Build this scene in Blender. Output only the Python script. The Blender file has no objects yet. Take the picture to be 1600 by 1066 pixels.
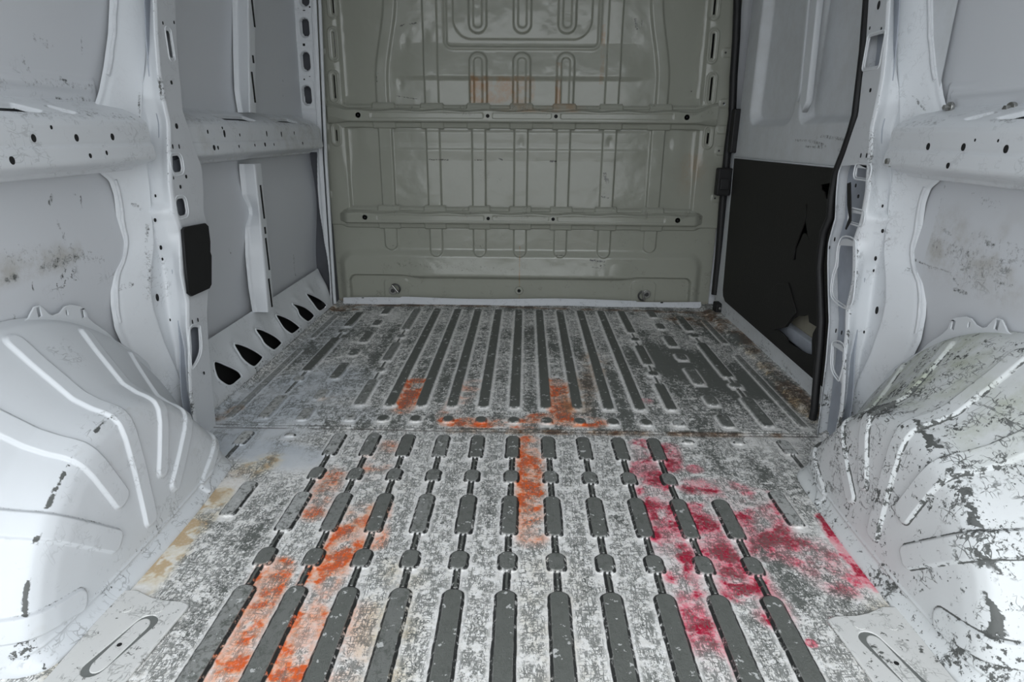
import bpy, bmesh, math, random
import numpy as np

# ------------------------------------------------------------------ camera, world, light
C = bpy.context.scene.collection
scene = bpy.context.scene
CAMP = (971.72, .3232, .0076, -.0204, .0275, .8361)      # focal px, pitch, roll, yaw, x, height
YB = 3.097                                                # bulkhead distance

def cam_axes():
    f, pit, rol, yaw, cx, h = CAMP
    cy, sy, cp, sp = math.cos(yaw), math.sin(yaw), math.cos(pit), math.sin(pit)
    F = np.array([sy*cp, cy*cp, -sp]); R = np.array([cy, -sy, 0.]); U = np.cross(R, F)
    cr, sr = math.cos(rol), math.sin(rol)
    return F, cr*R + sr*U, -sr*R + cr*U

FW, RT, UP = cam_axes()
from mathutils import Matrix, Vector
cam_d = bpy.data.cameras.new('camera'); cam = bpy.data.objects.new('camera', cam_d); C.objects.link(cam)
cam_d.sensor_width = 36; cam_d.lens = CAMP[0]*36/1600; cam_d.clip_start = .02
M = Matrix(((RT[0], UP[0], -FW[0], CAMP[4]), (RT[1], UP[1], -FW[1], 0), (RT[2], UP[2], -FW[2], CAMP[5]), (0, 0, 0, 1)))
cam.matrix_world = M
scene.camera = cam

world = bpy.data.worlds.new('sky'); scene.world = world; world.use_nodes = True
wt = world.node_tree; bg = wt.nodes['Background']; bg.inputs[0].default_value = (.92, .96, 1, 1)
_tc = wt.nodes.new('ShaderNodeTexCoord'); _sx = wt.nodes.new('ShaderNodeSeparateXYZ'); _mr = wt.nodes.new('ShaderNodeMapRange')   # overcast sky, brighter overhead
wt.links.new(_tc.outputs['Generated'], _sx.inputs[0]); wt.links.new(_sx.outputs[2], _mr.inputs[0])
_mr.inputs[1].default_value = 0.0; _mr.interpolation_type = 'SMOOTHSTEP'; _mr.inputs[2].default_value = .45; _mr.inputs[3].default_value = 1.9; _mr.inputs[4].default_value = 4.1; _mr.inputs[1].default_value = -.05
wt.links.new(_mr.outputs[0], bg.inputs[1])
vs = scene.view_settings
vs.view_transform = 'Standard'; vs.look = 'None'; vs.gamma = 1; vs.use_curve_mapping = False
vs.exposure = 0.0
REAR = -.22                                                # plane of the open rear doors
pl = bpy.data.lights.new('rear_opening', 'AREA'); pl.shape = 'RECTANGLE'; pl.size = 1.7; pl.size_y = 1.75
po = bpy.data.objects.new('rear_opening', pl); C.objects.link(po)
po.location = (0, REAR, .88); po.rotation_euler = (math.radians(90), 0, 0)
pl.cycles.is_portal = True

def at(px, py, ax, val):
    D = FW*CAMP[0] + RT*(px-800) - UP*(py-533)
    Cc = np.array([CAMP[4], 0, CAMP[5]]); i = 'xyz'.index(ax)
    return Cc + D*((val-Cc[i])/D[i])
def fl(px, py): return at(px, py, 'z', 0)[:2]
def yz(px, py, X): return at(px, py, 'x', X)[1:]
def xz(px, py, Y=YB): return at(px, py, 'y', Y)[[0, 2]]

# ------------------------------------------------------------------ numeric helpers
def sst(x, a, b):
    t = np.clip((x-a)/(b-a), 0, 1); return t*t*(3-2*t)
def capsule(u, v, a, b, r):
    pa = (u-a[0], v-a[1]); ba = (b[0]-a[0], b[1]-a[1]); L = ba[0]**2+ba[1]**2 + 1e-12
    h = np.clip((pa[0]*ba[0]+pa[1]*ba[1])/L, 0, 1)
    return np.hypot(pa[0]-ba[0]*h, pa[1]-ba[1]*h) - r
def rrect(u, v, cx, cy, hw, hh, r):
    qx = np.abs(u-cx)-hw+r; qy = np.abs(v-cy)-hh+r
    return np.hypot(np.maximum(qx, 0), np.maximum(qy, 0)) + np.minimum(np.maximum(qx, qy), 0) - r
def polysd(u, v, P):
    P = [np.array(p, float) for p in P]; d = np.full(u.shape, 1e9); s = np.ones(u.shape)
    n = len(P)
    for i in range(n):
        a, b = P[i], P[i-1]
        e = b-a; wx = u-a[0]; wy = v-a[1]
        t = np.clip((wx*e[0]+wy*e[1])/(e@e+1e-12), 0, 1)
        d = np.minimum(d, (wx-e[0]*t)**2+(wy-e[1]*t)**2)
        c1 = v >= a[1]; c2 = v < b[1]; c3 = e[0]*wy > e[1]*wx
        fl_ = (c1 & c2 & c3) | (~c1 & ~c2 & ~c3)
        s = np.where(fl_, -s, s)
    return s*np.sqrt(d)
def polyline_d(u, v, P):
    d = np.full(u.shape, 1e9)
    for a, b in zip(P[:-1], P[1:]): d = np.minimum(d, capsule(u, v, a, b, 0))
    return d
def vnoise(x, y, sc, seed):
    rs = np.random.RandomState(seed); T = rs.rand(256, 256)
    X = x*sc+1000; Y = y*sc+1000; xi = np.floor(X).astype(int); yi = np.floor(Y).astype(int)
    fx = X-xi; fy = Y-yi; fx = fx*fx*(3-2*fx); fy = fy*fy*(3-2*fy)
    g = lambda i, j: T[(xi+i) % 256, (yi+j) % 256]
    return (g(0,0)*(1-fx)+g(1,0)*fx)*(1-fy)+(g(0,1)*(1-fx)+g(1,1)*fx)*fy
def fbm(x, y, sc, seed, n=4):
    r = 0; a = .5; t = 0
    for i in range(n): r = r + a*vnoise(x, y, sc*2**i, seed+i); t += a; a *= .55
    return r/t
def smooth_poly(P, n=8):
    """closed Catmull-Rom"""
    P = np.array(P, float); out = []
    N = len(P)
    for i in range(N):
        p0, p1, p2, p3 = P[i-1], P[i], P[(i+1) % N], P[(i+2) % N]
        for k in range(n):
            t = k/n
            out.append(.5*((2*p1)+(-p0+p2)*t+(2*p0-5*p1+4*p2-p3)*t*t+(-p0+3*p1-3*p2+p3)*t**3))
    return [tuple(p) for p in out]

def marks(U, V, L, conv):
    """chipped and rubbed marks: L = (pixel path, radius m, strength); conv turns a pixel into the panel's own coordinates"""
    r = np.zeros_like(U)
    for pts, rad, st in L:
        P = [conv(*p) for p in pts]
        d = polyline_d(U, V, P) if len(P) > 1 else np.hypot(U-P[0][0], V-P[0][1])
        r = np.maximum(r, st*sst(d, rad, rad*.3))
    return r
# ------------------------------------------------------------------ object helpers
def link(name, me, mat, parent=None):
    o = bpy.data.objects.new(name, me); C.objects.link(o)
    if mat: me.materials.append(mat)
    if parent: o.parent = parent
    return o
def tag(o, label=None, cat=None, group=None, kind=None):
    if label: o['label'] = label
    if cat: o['category'] = cat
    if group: o['group'] = group
    if kind: o['kind'] = kind
    return o
def empty(name, loc=(0, 0, 0)):
    o = bpy.data.objects.new(name, None); C.objects.link(o); o.location = loc; o.empty_display_size = .05
    return o
def settle(root):
    for o in root.children: o.location = o.location - root.location
def grid(name, P, mat, parent=None, keep=None, attrs=None, flip=False, smooth=True):
    """P: (n, m, 3) array of points as ONE mesh; keep: per-face mask (n-1, m-1)"""
    n, m = P.shape[:2]
    idx = np.arange(n*m).reshape(n, m)
    q = np.stack([idx[:-1, :-1], idx[1:, :-1], idx[1:, 1:], idx[:-1, 1:]], -1)
    if flip: q = q[..., ::-1]
    q = q[keep] if keep is not None else q.reshape(-1, 4)
    used = np.zeros(n*m, bool); used[q.ravel()] = True
    remap = np.cumsum(used)-1; V = P.reshape(-1, 3)[used]; q = remap[q]
    me = bpy.data.meshes.new(name)
    me.vertices.add(len(V)); me.vertices.foreach_set('co', V.astype(np.float32).ravel())
    me.loops.add(q.size); me.loops.foreach_set('vertex_index', q.astype(np.int32).ravel())
    me.polygons.add(len(q)); me.polygons.foreach_set('loop_start', np.arange(0, q.size, 4, dtype=np.int32))
    me.polygons.foreach_set('loop_total', np.full(len(q), 4, dtype=np.int32))
    me.update(calc_edges=True); me.validate()
    if smooth: me.polygons.foreach_set('use_smooth', np.ones(len(me.polygons), bool))
    for k, a in (attrs or {}).items():
        at_ = me.attributes.new(k, 'FLOAT', 'POINT')
        at_.data.foreach_set('value', np.broadcast_to(a, (n, m)).reshape(-1)[used].astype(np.float32))
    return link(name, me, mat, parent)
def plate(name, outline, holes, M4, thick, mat, parent=None, bevel=.0015):
    """a flat plate of real thickness with holes; outline in local 2D, placed by matrix M4 (local z = out of the face)"""
    cu = bpy.data.curves.new(name+'_c', 'CURVE'); cu.dimensions = '2D'; cu.fill_mode = 'BOTH'
    for P in [outline]+list(holes):
        s = cu.splines.new('POLY'); s.points.add(len(P)-1)
        for i, p in enumerate(P): s.points[i].co = (p[0], p[1], 0, 1)
        s.use_cyclic_u = True
    cu.extrude = max(thick/2-bevel, .0002); cu.bevel_depth = bevel; cu.bevel_resolution = 1
    t = bpy.data.objects.new('t', cu); C.objects.link(t)
    dg = bpy.context.evaluated_depsgraph_get(); me = bpy.data.meshes.new_from_object(t.evaluated_get(dg))
    bpy.data.objects.remove(t); bpy.data.curves.remove(cu)
    me.name = name; me.transform(M4); me.materials.clear()
    return link(name, me, mat, parent)
def Mside(X, sgn):      # local (x,y) = (world Y, world Z), local z towards the cargo space
    return Matrix(((0, 0, -sgn, X), (1, 0, 0, 0), (0, 1, 0, 0), (0, 0, 0, 1)))
def Mback(Y):           # local (x,y) = (world X, world Z), local z towards the camera
    return Matrix(((1, 0, 0, 0), (0, 0, -1, Y), (0, 1, 0, 0), (0, 0, 0, 1)))
def from_bm(name, bm, mat, parent=None, smooth=False, bevel=0):
    bmesh.ops.recalc_face_normals(bm, faces=bm.faces)
    me = bpy.data.meshes.new(name); bm.to_mesh(me); bm.free()
    if smooth: me.polygons.foreach_set('use_smooth', np.ones(len(me.polygons), bool))
    o = link(name, me, mat, parent)
    if bevel:
        b = o.modifiers.new('b', 'BEVEL'); b.width = bevel; b.segments = 2; b.limit_method = 'ANGLE'
    return o
def add_box(bm, c, s, rot=None):
    r = bmesh.ops.create_cube(bm, size=1)
    T = Matrix.Translation(c) @ (rot or Matrix()) @ Matrix.Diagonal((*s, 1))
    bmesh.ops.transform(bm, matrix=T, verts=r['verts'])
def box(name, c, s, mat, parent=None, bevel=.003, rot=None):
    bm = bmesh.new(); add_box(bm, c, s, rot); return from_bm(name, bm, mat, parent, bevel=bevel)
def add_cyl(bm, c, axis, r, h, seg=24, r2=None):
    g = bmesh.ops.create_cone(bm, cap_ends=True, segments=seg, radius1=r, radius2=r if r2 is None else r2, depth=h)
    q = Vector((0, 0, 1)).rotation_difference(Vector(axis)).to_matrix().to_4x4()
    bmesh.ops.transform(bm, matrix=Matrix.Translation(c) @ q, verts=g['verts'])
def tube(name, pts, r, mat, parent=None, seg=8, closed=False, flat=None):
    cu = bpy.data.curves.new(name, 'CURVE'); cu.dimensions = '3D'; cu.bevel_depth = r; cu.bevel_resolution = 3
    s = cu.splines.new('POLY'); s.points.add(len(pts)-1)
    for i, p in enumerate(pts): s.points[i].co = (*p, 1)
    s.use_cyclic_u = closed; cu.use_fill_caps = True
    t = bpy.data.objects.new('t', cu); C.objects.link(t)
    dg = bpy.context.evaluated_depsgraph_get(); me = bpy.data.meshes.new_from_object(t.evaluated_get(dg))
    bpy.data.objects.remove(t); bpy.data.curves.remove(cu); me.name = name; me.materials.clear()
    me.polygons.foreach_set('use_smooth', np.ones(len(me.polygons), bool))
    return link(name, me, mat, parent)

# ------------------------------------------------------------------ materials
class NT:
    def __init__(s, name):
        s.m = bpy.data.materials.new(name); s.m.use_nodes = True; s.t = s.m.node_tree; s.n = s.t.nodes
        s.b = s.n['Principled BSDF']; s.tc = s.n.new('ShaderNodeTexCoord')
    def L(s, a, b): s.t.links.new(a, b)
    def put(s, sock, v):
        if isinstance(v, (int, float)): sock.default_value = v
        elif isinstance(v, tuple): sock.default_value = (*v, 1) if len(v) == 3 and len(sock.default_value) == 4 else v
        else: s.L(v, sock)
    def math(s, op, a, b=None, c=None, clamp=False):
        n = s.n.new('ShaderNodeMath'); n.operation = op; n.use_clamp = clamp
        s.put(n.inputs[0], a)
        if b is not None: s.put(n.inputs[1], b)
        if c is not None: s.put(n.inputs[2], c)
        return n.outputs[0]
    def map(s, scale=(1, 1, 1), rot=(0, 0, 0), loc=(0, 0, 0)):
        n = s.n.new('ShaderNodeMapping'); s.L(s.tc.outputs['Object'], n.inputs[0])
        n.inputs[1].default_value = loc; n.inputs[2].default_value = rot; n.inputs[3].default_value = scale
        return n.outputs[0]
    def noise(s, vec, sc, det=3, ro=.6, dist=0):
        n = s.n.new('ShaderNodeTexNoise'); s.L(vec, n.inputs['Vector']); n.inputs['Scale'].default_value = sc
        n.inputs['Detail'].default_value = det; n.inputs['Roughness'].default_value = ro; n.inputs['Distortion'].default_value = dist
        return n.outputs[0]
    def ramp(s, v, a, b):
        n = s.n.new('ShaderNodeMapRange'); n.interpolation_type = 'SMOOTHSTEP'; s.put(n.inputs[0], v)
        n.inputs[1].default_value = a; n.inputs[2].default_value = b
        return n.outputs[0]
    def line(s, vec, sc, w, det=2, dist=0, ro=.5):
        v = s.noise(vec, sc, det, ro, dist)
        d = s.math('ABSOLUTE', s.math('SUBTRACT', v, .5))
        return s.ramp(d, w, w*.3)
    def attr(s, name):
        n = s.n.new('ShaderNodeAttribute'); n.attribute_name = name; return n.outputs['Fac']
    def mix(s, f, a, b):
        n = s.n.new('ShaderNodeMix'); n.data_type = 'RGBA'; s.put(n.inputs[0], f); s.put(n.inputs[6], a); s.put(n.inputs[7], b)
        return n.outputs[2]
    def out(s, col, rough=.4, metal=0, bump=None, bd=.001, spec=None):
        s.put(s.b.inputs['Base Color'], col); s.put(s.b.inputs['Roughness'], rough); s.put(s.b.inputs['Metallic'], metal)
        if spec is not None: s.b.inputs['Specular IOR Level'].default_value = spec
        if bump is not None:
            n = s.n.new('ShaderNodeBump'); n.inputs['Distance'].default_value = bd; s.L(bump, n.inputs['Height'])
            s.L(n.outputs[0], s.b.inputs['Normal'])
        return s.m

def paint(name, base, lk=.6, chip=(.10, .105, .10), base_wear=0., rough=.38, tint=None, dirt=(.30, .27, .2), clean_noise=.05, lines=.0, orange_peel=.0004):
    k = NT(name)
    v = k.map(); w = k.math('ADD', k.attr('wear'), base_wear)
    n = k.noise(v, 95, 6, .75); big = k.noise(v, 13, 3, .6)
    e = k.math('ADD', k.math('MULTIPLY', n, .72), k.math('MULTIPLY', big, .28))
    e = k.math('ADD', e, k.math('MULTIPLY', k.math('SUBTRACT', w, .5), .56))
    chips = k.ramp(e, .55, .575)
    # fine scratches in three directions
    s1 = k.line(k.map((1, .5, 1), (.3, .5, .2)), 50, .020, 2, .2)
    s2 = k.line(k.map((1, .25, .5), (.9, .2, 1.1)), 50, .018, 2)
    s3 = k.line(k.map((.4, 1, .3), (-.5, .7, .3)), 50, .018, 2)
    gate = k.ramp(k.noise(v, 17, 4, .65), .50, .60)
    sc = k.math('MULTIPLY', k.math('MAXIMUM', s1, k.math('MAXIMUM', s2, s3)), gate)
    sc = k.math('MULTIPLY', sc, k.ramp(w, .08, .55))
    lin = k.math('MULTIPLY', sc, lk)
    m = k.math('MAXIMUM', chips, lin)
    b2 = k.mix(k.math('MULTIPLY', k.noise(v, 2.3, 3, .6), clean_noise*2), base, tuple(c*.86 for c in base))
    b3 = k.mix(k.math('MULTIPLY', k.attr('dirt'), k.ramp(k.noise(v, 14, 5, .7), .3, .72)), b2, dirt)
    b4 = k.mix(k.math('MULTIPLY', k.attr('rust'), k.ramp(k.noise(v, 40, 5, .7), .35, .6)), b3, (.22, .10, .035))
    col = k.mix(m, b4, chip)
    col = k.mix(k.ramp(k.math('ADD', k.attr('bare_shade'), k.math('MULTIPLY', k.math('SUBTRACT', n, .5), 1.6)), .42, .52), col, chip)
    col = k.mix(k.math('MULTIPLY', k.ramp(k.math('ADD', k.attr('bare_shade'), k.math('MULTIPLY', k.math('SUBTRACT', n, .5), 1.6)), .27, .38), .35), col, chip)
    r = k.math('ADD', rough, k.math('MULTIPLY', m, .25))
    h = k.math('SUBTRACT', k.math('MULTIPLY', k.noise(v, 120, 2, .5), .12), m)
    return k.out(col, r, 0, h, orange_peel)

M_white = paint('van_white_paint', (.70, .725, .745))
M_white_w = paint('van_white_paint_scuffed', (.62, .64, .66), base_wear=.20)
M_wskin = paint('panel_primer_white', (.655, .675, .70), rough=.5)

M_green = paint('bulkhead_grey_paint', (.335, .343, .290), chip=(.05, .05, .045), rough=.13, dirt=(.36, .20, .09), clean_noise=.03, orange_peel=.0002)
M_arch_l = paint('arch_paint_clean', (.67, .695, .715), rough=.50)
M_arch_r = paint('arch_paint_scratched', lk=.95, base=(.665, .685, .685), rough=.52, dirt=(.44, .47, .38))
def plain(name, col, rough=.5, metal=0, nz=.0, sc=40, bump=0.0):
    k = NT(name); v = k.map()
    c = k.mix(k.ramp(k.noise(v, sc, 4, .65), .3, .7), col, tuple(x*(1-nz) for x in col)) if nz else col
    return k.out(c, rough, metal, k.noise(v, sc*3, 3, .6) if bump else None, bump or .001)
M_void = plain('cavity_painted_shade', (.012, .012, .012), .9)  # unlit space behind the panels, its darkness put into the colour
M_black = plain('black_rubber', (.012, .012, .013), .55, nz=.3)
M_blackp = plain('black_moulded_plastic', (.006, .006, .0065), .6, nz=.2)
M_zinc = plain('zinc_plated_steel', (.42, .42, .40), .35, .9, nz=.3, sc=90)
M_dsteel = plain('dark_steel', (.09, .09, .09), .4, .7, nz=.3)
M_hole = plain('hole_painted_shade', (.01, .01, .01), .95)  # small openings laid on as dark pieces, their inner shade painted in
M_gap = plain('sealer_dark', (.05, .05, .05), .8)
M_foam = plain('beige_sound_pad', (.34, .32, .25), .9, nz=.15, sc=12)
M_seal = plain('white_joint_sealer', (.66, .68, .70), .5, nz=.1)
def lining_mat():
    k = NT('black_hardboard'); v = k.map()
    fine = k.ramp(k.noise(v, 160, 4, .7), .62, .7)
    scr = k.line(k.map((1, 1, .4), (.5, .3, .8)), 26, .004, 2)
    d = k.ramp(k.noise(v, 5, 3, .6), .5, .75)
    m = k.math('MULTIPLY', k.math('MAXIMUM', fine, scr), d)
    col = k.mix(k.math('MULTIPLY', m, .6), (.0105, .0100, .0085), (.07, .068, .06))
    return k.out(col, .68, 0, k.noise(v, 220, 3, .6), .0006)
M_lining = lining_mat()
M_web = plain('inner_web_grey', (.40, .43, .48), .6, nz=.2, sc=8)
M_webd = plain('inner_web_dark', (.10, .105, .12), .6, nz=.2, sc=8)

def floor_mat():
    k = NT('worn_floor_paint'); v = k.map()
    wear = k.attr('wear'); rib = k.attr('rib'); edge = k.attr('edge'); halo = k.attr('halo')
    n = k.noise(k.map((1, .75, 1)), 75, 8, .80)
    n2 = k.noise(k.map((1, .8, 1), loc=(3, 1, 0)), 210, 4, .7)
    n3 = k.noise(k.map(loc=(7, 2, 0)), 8, 3, .6)
    e = k.math('ADD', k.math('MULTIPLY', n, .60), k.math('ADD', k.math('MULTIPLY', n2, .30), k.math('MULTIPLY', n3, .10)))
    e = k.math('ADD', e, k.math('MULTIPLY', k.math('SUBTRACT', wear, .5), .40))
    chips = k.ramp(e, .545, .560)
    l1 = k.line(k.map((1, 1, 1), (0, 0, .4)), 52, .034, 3, .6)
    l2 = k.line(k.map((1, .16, 1), (0, 0, .25)), 120, .040, 3)
    l3 = k.line(k.map((.15, 1, 1), (0, 0, -.12)), 120, .032, 3)
    l4 = k.line(k.map((1, .3, 1), (0, 0, 1.0)), 85, .034, 3)
    lines = k.math('MAXIMUM', k.math('MAXIMUM', l1, l2), k.math('MAXIMUM', l3, l4))
    lines = k.math('MULTIPLY', lines, k.ramp(wear, .08, .40))
    lines = k.math('MULTIPLY', lines, k.ramp(k.noise(v, 30, 5, .75), .40, .50))
    m = k.math('MAXIMUM', chips, k.math('MULTIPLY', lines, .85))
    m = k.math('MULTIPLY', m, k.math('SUBTRACT', 1, k.math('MULTIPLY', halo, .82)))
    grey = k.mix(k.noise(v, 50, 4, .7), (.115, .125, .115), (.165, .172, .158))
    white = k.mix(k.ramp(k.noise(v, 90, 4, .7), .35, .7), (.90, .892, .875), (.76, .745, .705))
    white = k.mix(k.attr('clean'), white, (.58, .615, .65))
    # dried powder paint and rust bleed in patches
    pn = k.ramp(k.noise(k.map(loc=(1, 5, 0)), 120, 5, .75), .36, .62)
    pn2 = k.ramp(k.noise(k.map(loc=(9, 5, 0)), 16, 3, .6), .36, .60)
    def st(base, a, col, deep):
        f = k.math('MULTIPLY', k.attr(a), k.math('ADD', .62, k.math('MULTIPLY', pn, .6)), clamp=True)
        f = k.math('MULTIPLY', f, k.math('ADD', .5, k.math('MULTIPLY', pn2, .7)), clamp=True)
        return k.mix(f, base, k.mix(k.ramp(k.math('MULTIPLY', k.attr(a), pn2), .4, .95), col, deep))
    white = st(white, 'orange', (.90, .34, .15), (.80, .13, .02))
    white = st(white, 'pink', (.82, .07, .15), (.43, .006, .04))
    white = st(white, 'rust', (.48, .31, .17), (.16, .065, .025))
    white = st(white, 'ochre', (.74, .66, .50), (.58, .43, .26))
    g2 = k.mix(k.math('MULTIPLY', k.attr('pink'), .30), k.mix(k.math('MULTIPLY', k.attr('orange'), .12), grey, (.5, .12, .04)), (.33, .012, .04))
    g2 = k.mix(k.math('MULTIPLY', k.attr('rust'), .6), g2, (.10, .045, .02))
    col = k.mix(m, white, g2)
    # rib crowns rubbed to grey primer, with a few paint islands
    isl = k.ramp(k.math('ADD', k.math('MULTIPLY', k.noise(k.map(loc=(4, 4, 0)), 52, 3, .6), .70), k.math('MULTIPLY', n, .30)), .600, .62)
    isl = k.math('MAXIMUM', isl, k.math('MULTIPLY', k.attr('crownpaint'), k.ramp(n, .60, .48)))
    crown = k.mix(k.math('MULTIPLY', isl, .9), k.mix(k.noise(v, 60, 4, .7), (.100, .107, .097), (.135, .142, .128)), (.58, .585, .57))
    col = k.mix(rib, col, crown)
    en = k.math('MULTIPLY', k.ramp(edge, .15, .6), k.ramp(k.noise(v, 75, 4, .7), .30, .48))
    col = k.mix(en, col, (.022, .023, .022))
    col = k.mix(k.attr('line'), col, (.045, .035, .028))
    h = k.math('SUBTRACT', k.math('MULTIPLY', k.noise(v, 300, 2, .5), .2), m)
    return k.out(col, .55, 0, h, .0005, spec=.35)
M_floor = floor_mat()

# ------------------------------------------------------------------ floor
xs = np.arange(-1.0, 1.0001, .0027)
ys = np.concatenate([np.arange(.66, 1.70, .0028), np.arange(1.70, 3.12, .0052)])
Xg, Yg = np.meshgrid(xs, ys, indexing='ij')
h = np.zeros_like(Xg); rib = np.zeros_like(Xg); edge = np.zeros_like(Xg); halo = np.zeros_like(Xg); crownpaint = np.zeros_like(Xg); line = np.zeros_like(Xg)
def add_rib(x, y0, y1, hw=.0215, H=.0065, crown=1., dark=.8, cp=0., neck=False):
    m = .03
    i0, i1 = np.searchsorted(xs, [x-hw-m, x+hw+m]); j0, j1 = np.searchsorted(ys, [y0-m, y1+m])
    if j1 <= j0: return
    s = (slice(i0, i1), slice(j0, j1)); u = Xg[s]; v = Yg[s]
    u = u + (vnoise(u, v, 90, 5)-.5)*.0016
    sd = rrect(u, v, x, (y0+y1)/2, hw, (y1-y0)/2, hw*.85)
    sl = .0065 if not neck else .003
    h[s] = np.maximum(h[s], H*sst(sd, 0, -sl))
    top = sst(sd, -sl*.55, -sl*.95)*crown
    near = sst(v, y0+.011, y0+.001) * sst(v, y0-.020, y0-.010) * sst(np.abs(u-x), hw*1.25, hw*.9) * (0 if neck else 1)     # end slope turned to the door, still painted
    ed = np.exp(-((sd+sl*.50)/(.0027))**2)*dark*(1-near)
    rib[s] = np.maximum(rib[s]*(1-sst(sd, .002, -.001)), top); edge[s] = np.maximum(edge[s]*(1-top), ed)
    halo[s] = np.maximum(halo[s], np.maximum(sst(sd, .010, .001)*.9, near)*(1-top))
    crownpaint[s] = np.maximum(crownpaint[s], top*cp)
for k in range(-4, 5):                                   # long ribs of the front half
    add_rib(.1*k, 1.803, 2.965, dark=.30)
for k in range(-5, 6):
    add_rib(.1*k, 1.693, 1.742, hw=.0205, dark=.5, cp=.9 if abs(k) == 5 else 0)
for s in (-1, 1):
    cpv = .75 if s < 0 else .15
    add_rib(s*.5, 2.0, 2.965, hw=.006, H=.003, neck=True, dark=.3); add_rib(s*.767, 1.9, 2.6, hw=.006, H=.003, neck=True, dark=.5); add_rib(s*.77, 1.42, 1.6, hw=.006, H=.003, neck=True, dark=.6)
    for a, b in ((2.608, 2.965), (2.495, 2.545), (2.213, 2.441), (2.098, 2.148), (1.805, 2.032)):
        add_rib(s*.5, a, b, dark=.35, cp=.3 if s < 0 else 0)
    for a, b in ((2.85, 2.97), (2.67, 2.76), (2.431, 2.574), (2.27, 2.35), (2.026, 2.193), (1.85, 1.935), (1.69, 1.785)):
        add_rib(s*.645, a, b, hw=.0225, dark=.4, cp=cpv if a < 2 else .1)
    for a, b in ((2.648, 2.885), (2.555, 2.605), (2.095, 2.49), (2.0, 2.05), (1.70, 1.88 if s < 0 else 1.925)):
        add_rib(s*.767, a, b, hw=.0225, dark=.4, cp=cpv if a < 2.06 else 0)
    for a, b in ((2.48, 2.83), (1.70, 2.34)):
        add_rib(s*.872, a, b, hw=.0145, H=.005, dark=.5, crown=.8, cp=.5 if s < 0 else .1)
    # rear half
    add_rib(s*.645, 1.592, 1.618, hw=.019, dark=.7, cp=.8)
    add_rib(s*.648, 1.20, 1.352, hw=.021, dark=.8, cp=.8)
    for a, b in ((1.535, 1.625), (1.40, 1.46)): add_rib(s*.77, a, b, hw=.021, dark=.6, cp=.95)
for k in range(-5, 6):
    cp = {-5: .75, -4: .25, -2: .3}.get(k, .08)
    if k < 5:
        add_rib(.1*k, .9, 1.6, hw=.0065, H=.004, neck=True, dark=1)
        add_rib(.1*k, 1.484, 1.622, cp=cp, dark=.9)
        add_rib(.1*k, 1.362, 1.428, dark=1, cp=.2)
    else:
        add_rib(.5, .9, 1.2, hw=.0065, H=.004, neck=True, dark=1)
        add_rib(.5, 1.59, 1.616, hw=.02, dark=.7, cp=.6)
    add_rib(.1*k, 1.147, 1.31, cp=cp, dark=1); add_rib(.1*k, 1.032, 1.097, dark=1, cp=.1); add_rib(.1*k, .5, .982, dark=1.0, hw=.0225, cp=cp*.5)
# the lap joint between the two floor pressings
seamY = 1.652 + .002*np.sin(Xg*9)
h += .003*sst(Yg, seamY-.004, seamY+.002) - .002*np.exp(-((Yg-seamY-.016)/.003)**2)
line = np.maximum(line, .9*np.exp(-((Yg-seamY+.003)/.0024)**2)*sst(vnoise(Xg, Yg*0, 14, 3), .12, .4))
line = np.maximum(line, .7*np.exp(-((Yg-seamY-.017)/.0022)**2)*sst(vnoise(Xg, Yg*0, 9, 8), .3, .6))
edge *= 1-np.exp(-((Yg-seamY)/.02)**2)*.6
# turned-up edges
h += .010*sst(np.abs(Xg), .905, .93)*(Yg > 1.66)
def blobs(L):
    r = np.zeros_like(Xg)
    for it in L:
        P = [fl(*p) for p in it[0]]; rad = it[1]; st = it[2]
        d = polyline_d(Xg, Yg, P) if len(P) > 1 else np.hypot(Xg-P[0][0], Yg-P[0][1])
        r = np.maximum(r, st*sst(d, rad, rad*.35))
    return r
F1 = fbm(Xg, Yg, 9, 21); F2 = fbm(Xg, Yg, 26, 41)
jit = lambda a, t=.5: np.clip(a*(.15+1.7*sst(.5*F1+.5*F2, t-.14, t+.10)), 0, 1)
wear = np.full_like(Xg, .45)
wear = np.where(Yg > 1.65, .60, wear)
wear += blobs([([(1150, 600), (1040, 560)], .22, .30), ([(1060, 600), (1110, 650)], .12, .14), ([(1120, 710), (1230, 780)], .13, .13), ([(1200, 860), (1290, 930)], .10, .16),
               ([(470, 830), (560, 760)], .05, .0), ([(420, 790), (380, 830)], .10, .16), ([(830, 500), (850, 560)], .10, .08),
               ([(1130, 530), (1080, 510)], .14, .15), ([(560, 520), (530, 600)], .08, .12), ([(450, 590), (500, 540)], .06, .1)])
wear -= blobs([([(420, 660), (360, 640), (480, 600)], .20, .24), ([(400, 700), (340, 690), (470, 720)], .10, .22), ([(600, 495), (1000, 505)], .16, .25),
               ([(900, 520), (980, 530)], .08, .1), ([(280, 830), (180, 990)], .06, .22), ([(1300, 830), (1390, 930)], .05, .16),
               ([(1250, 670), (1200, 690)], .08, .12), ([(540, 570), (520, 640)], .12, .14), ([(330, 780), (360, 760)], .07, .2)])
wear += (F1-.5)*.40
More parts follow.
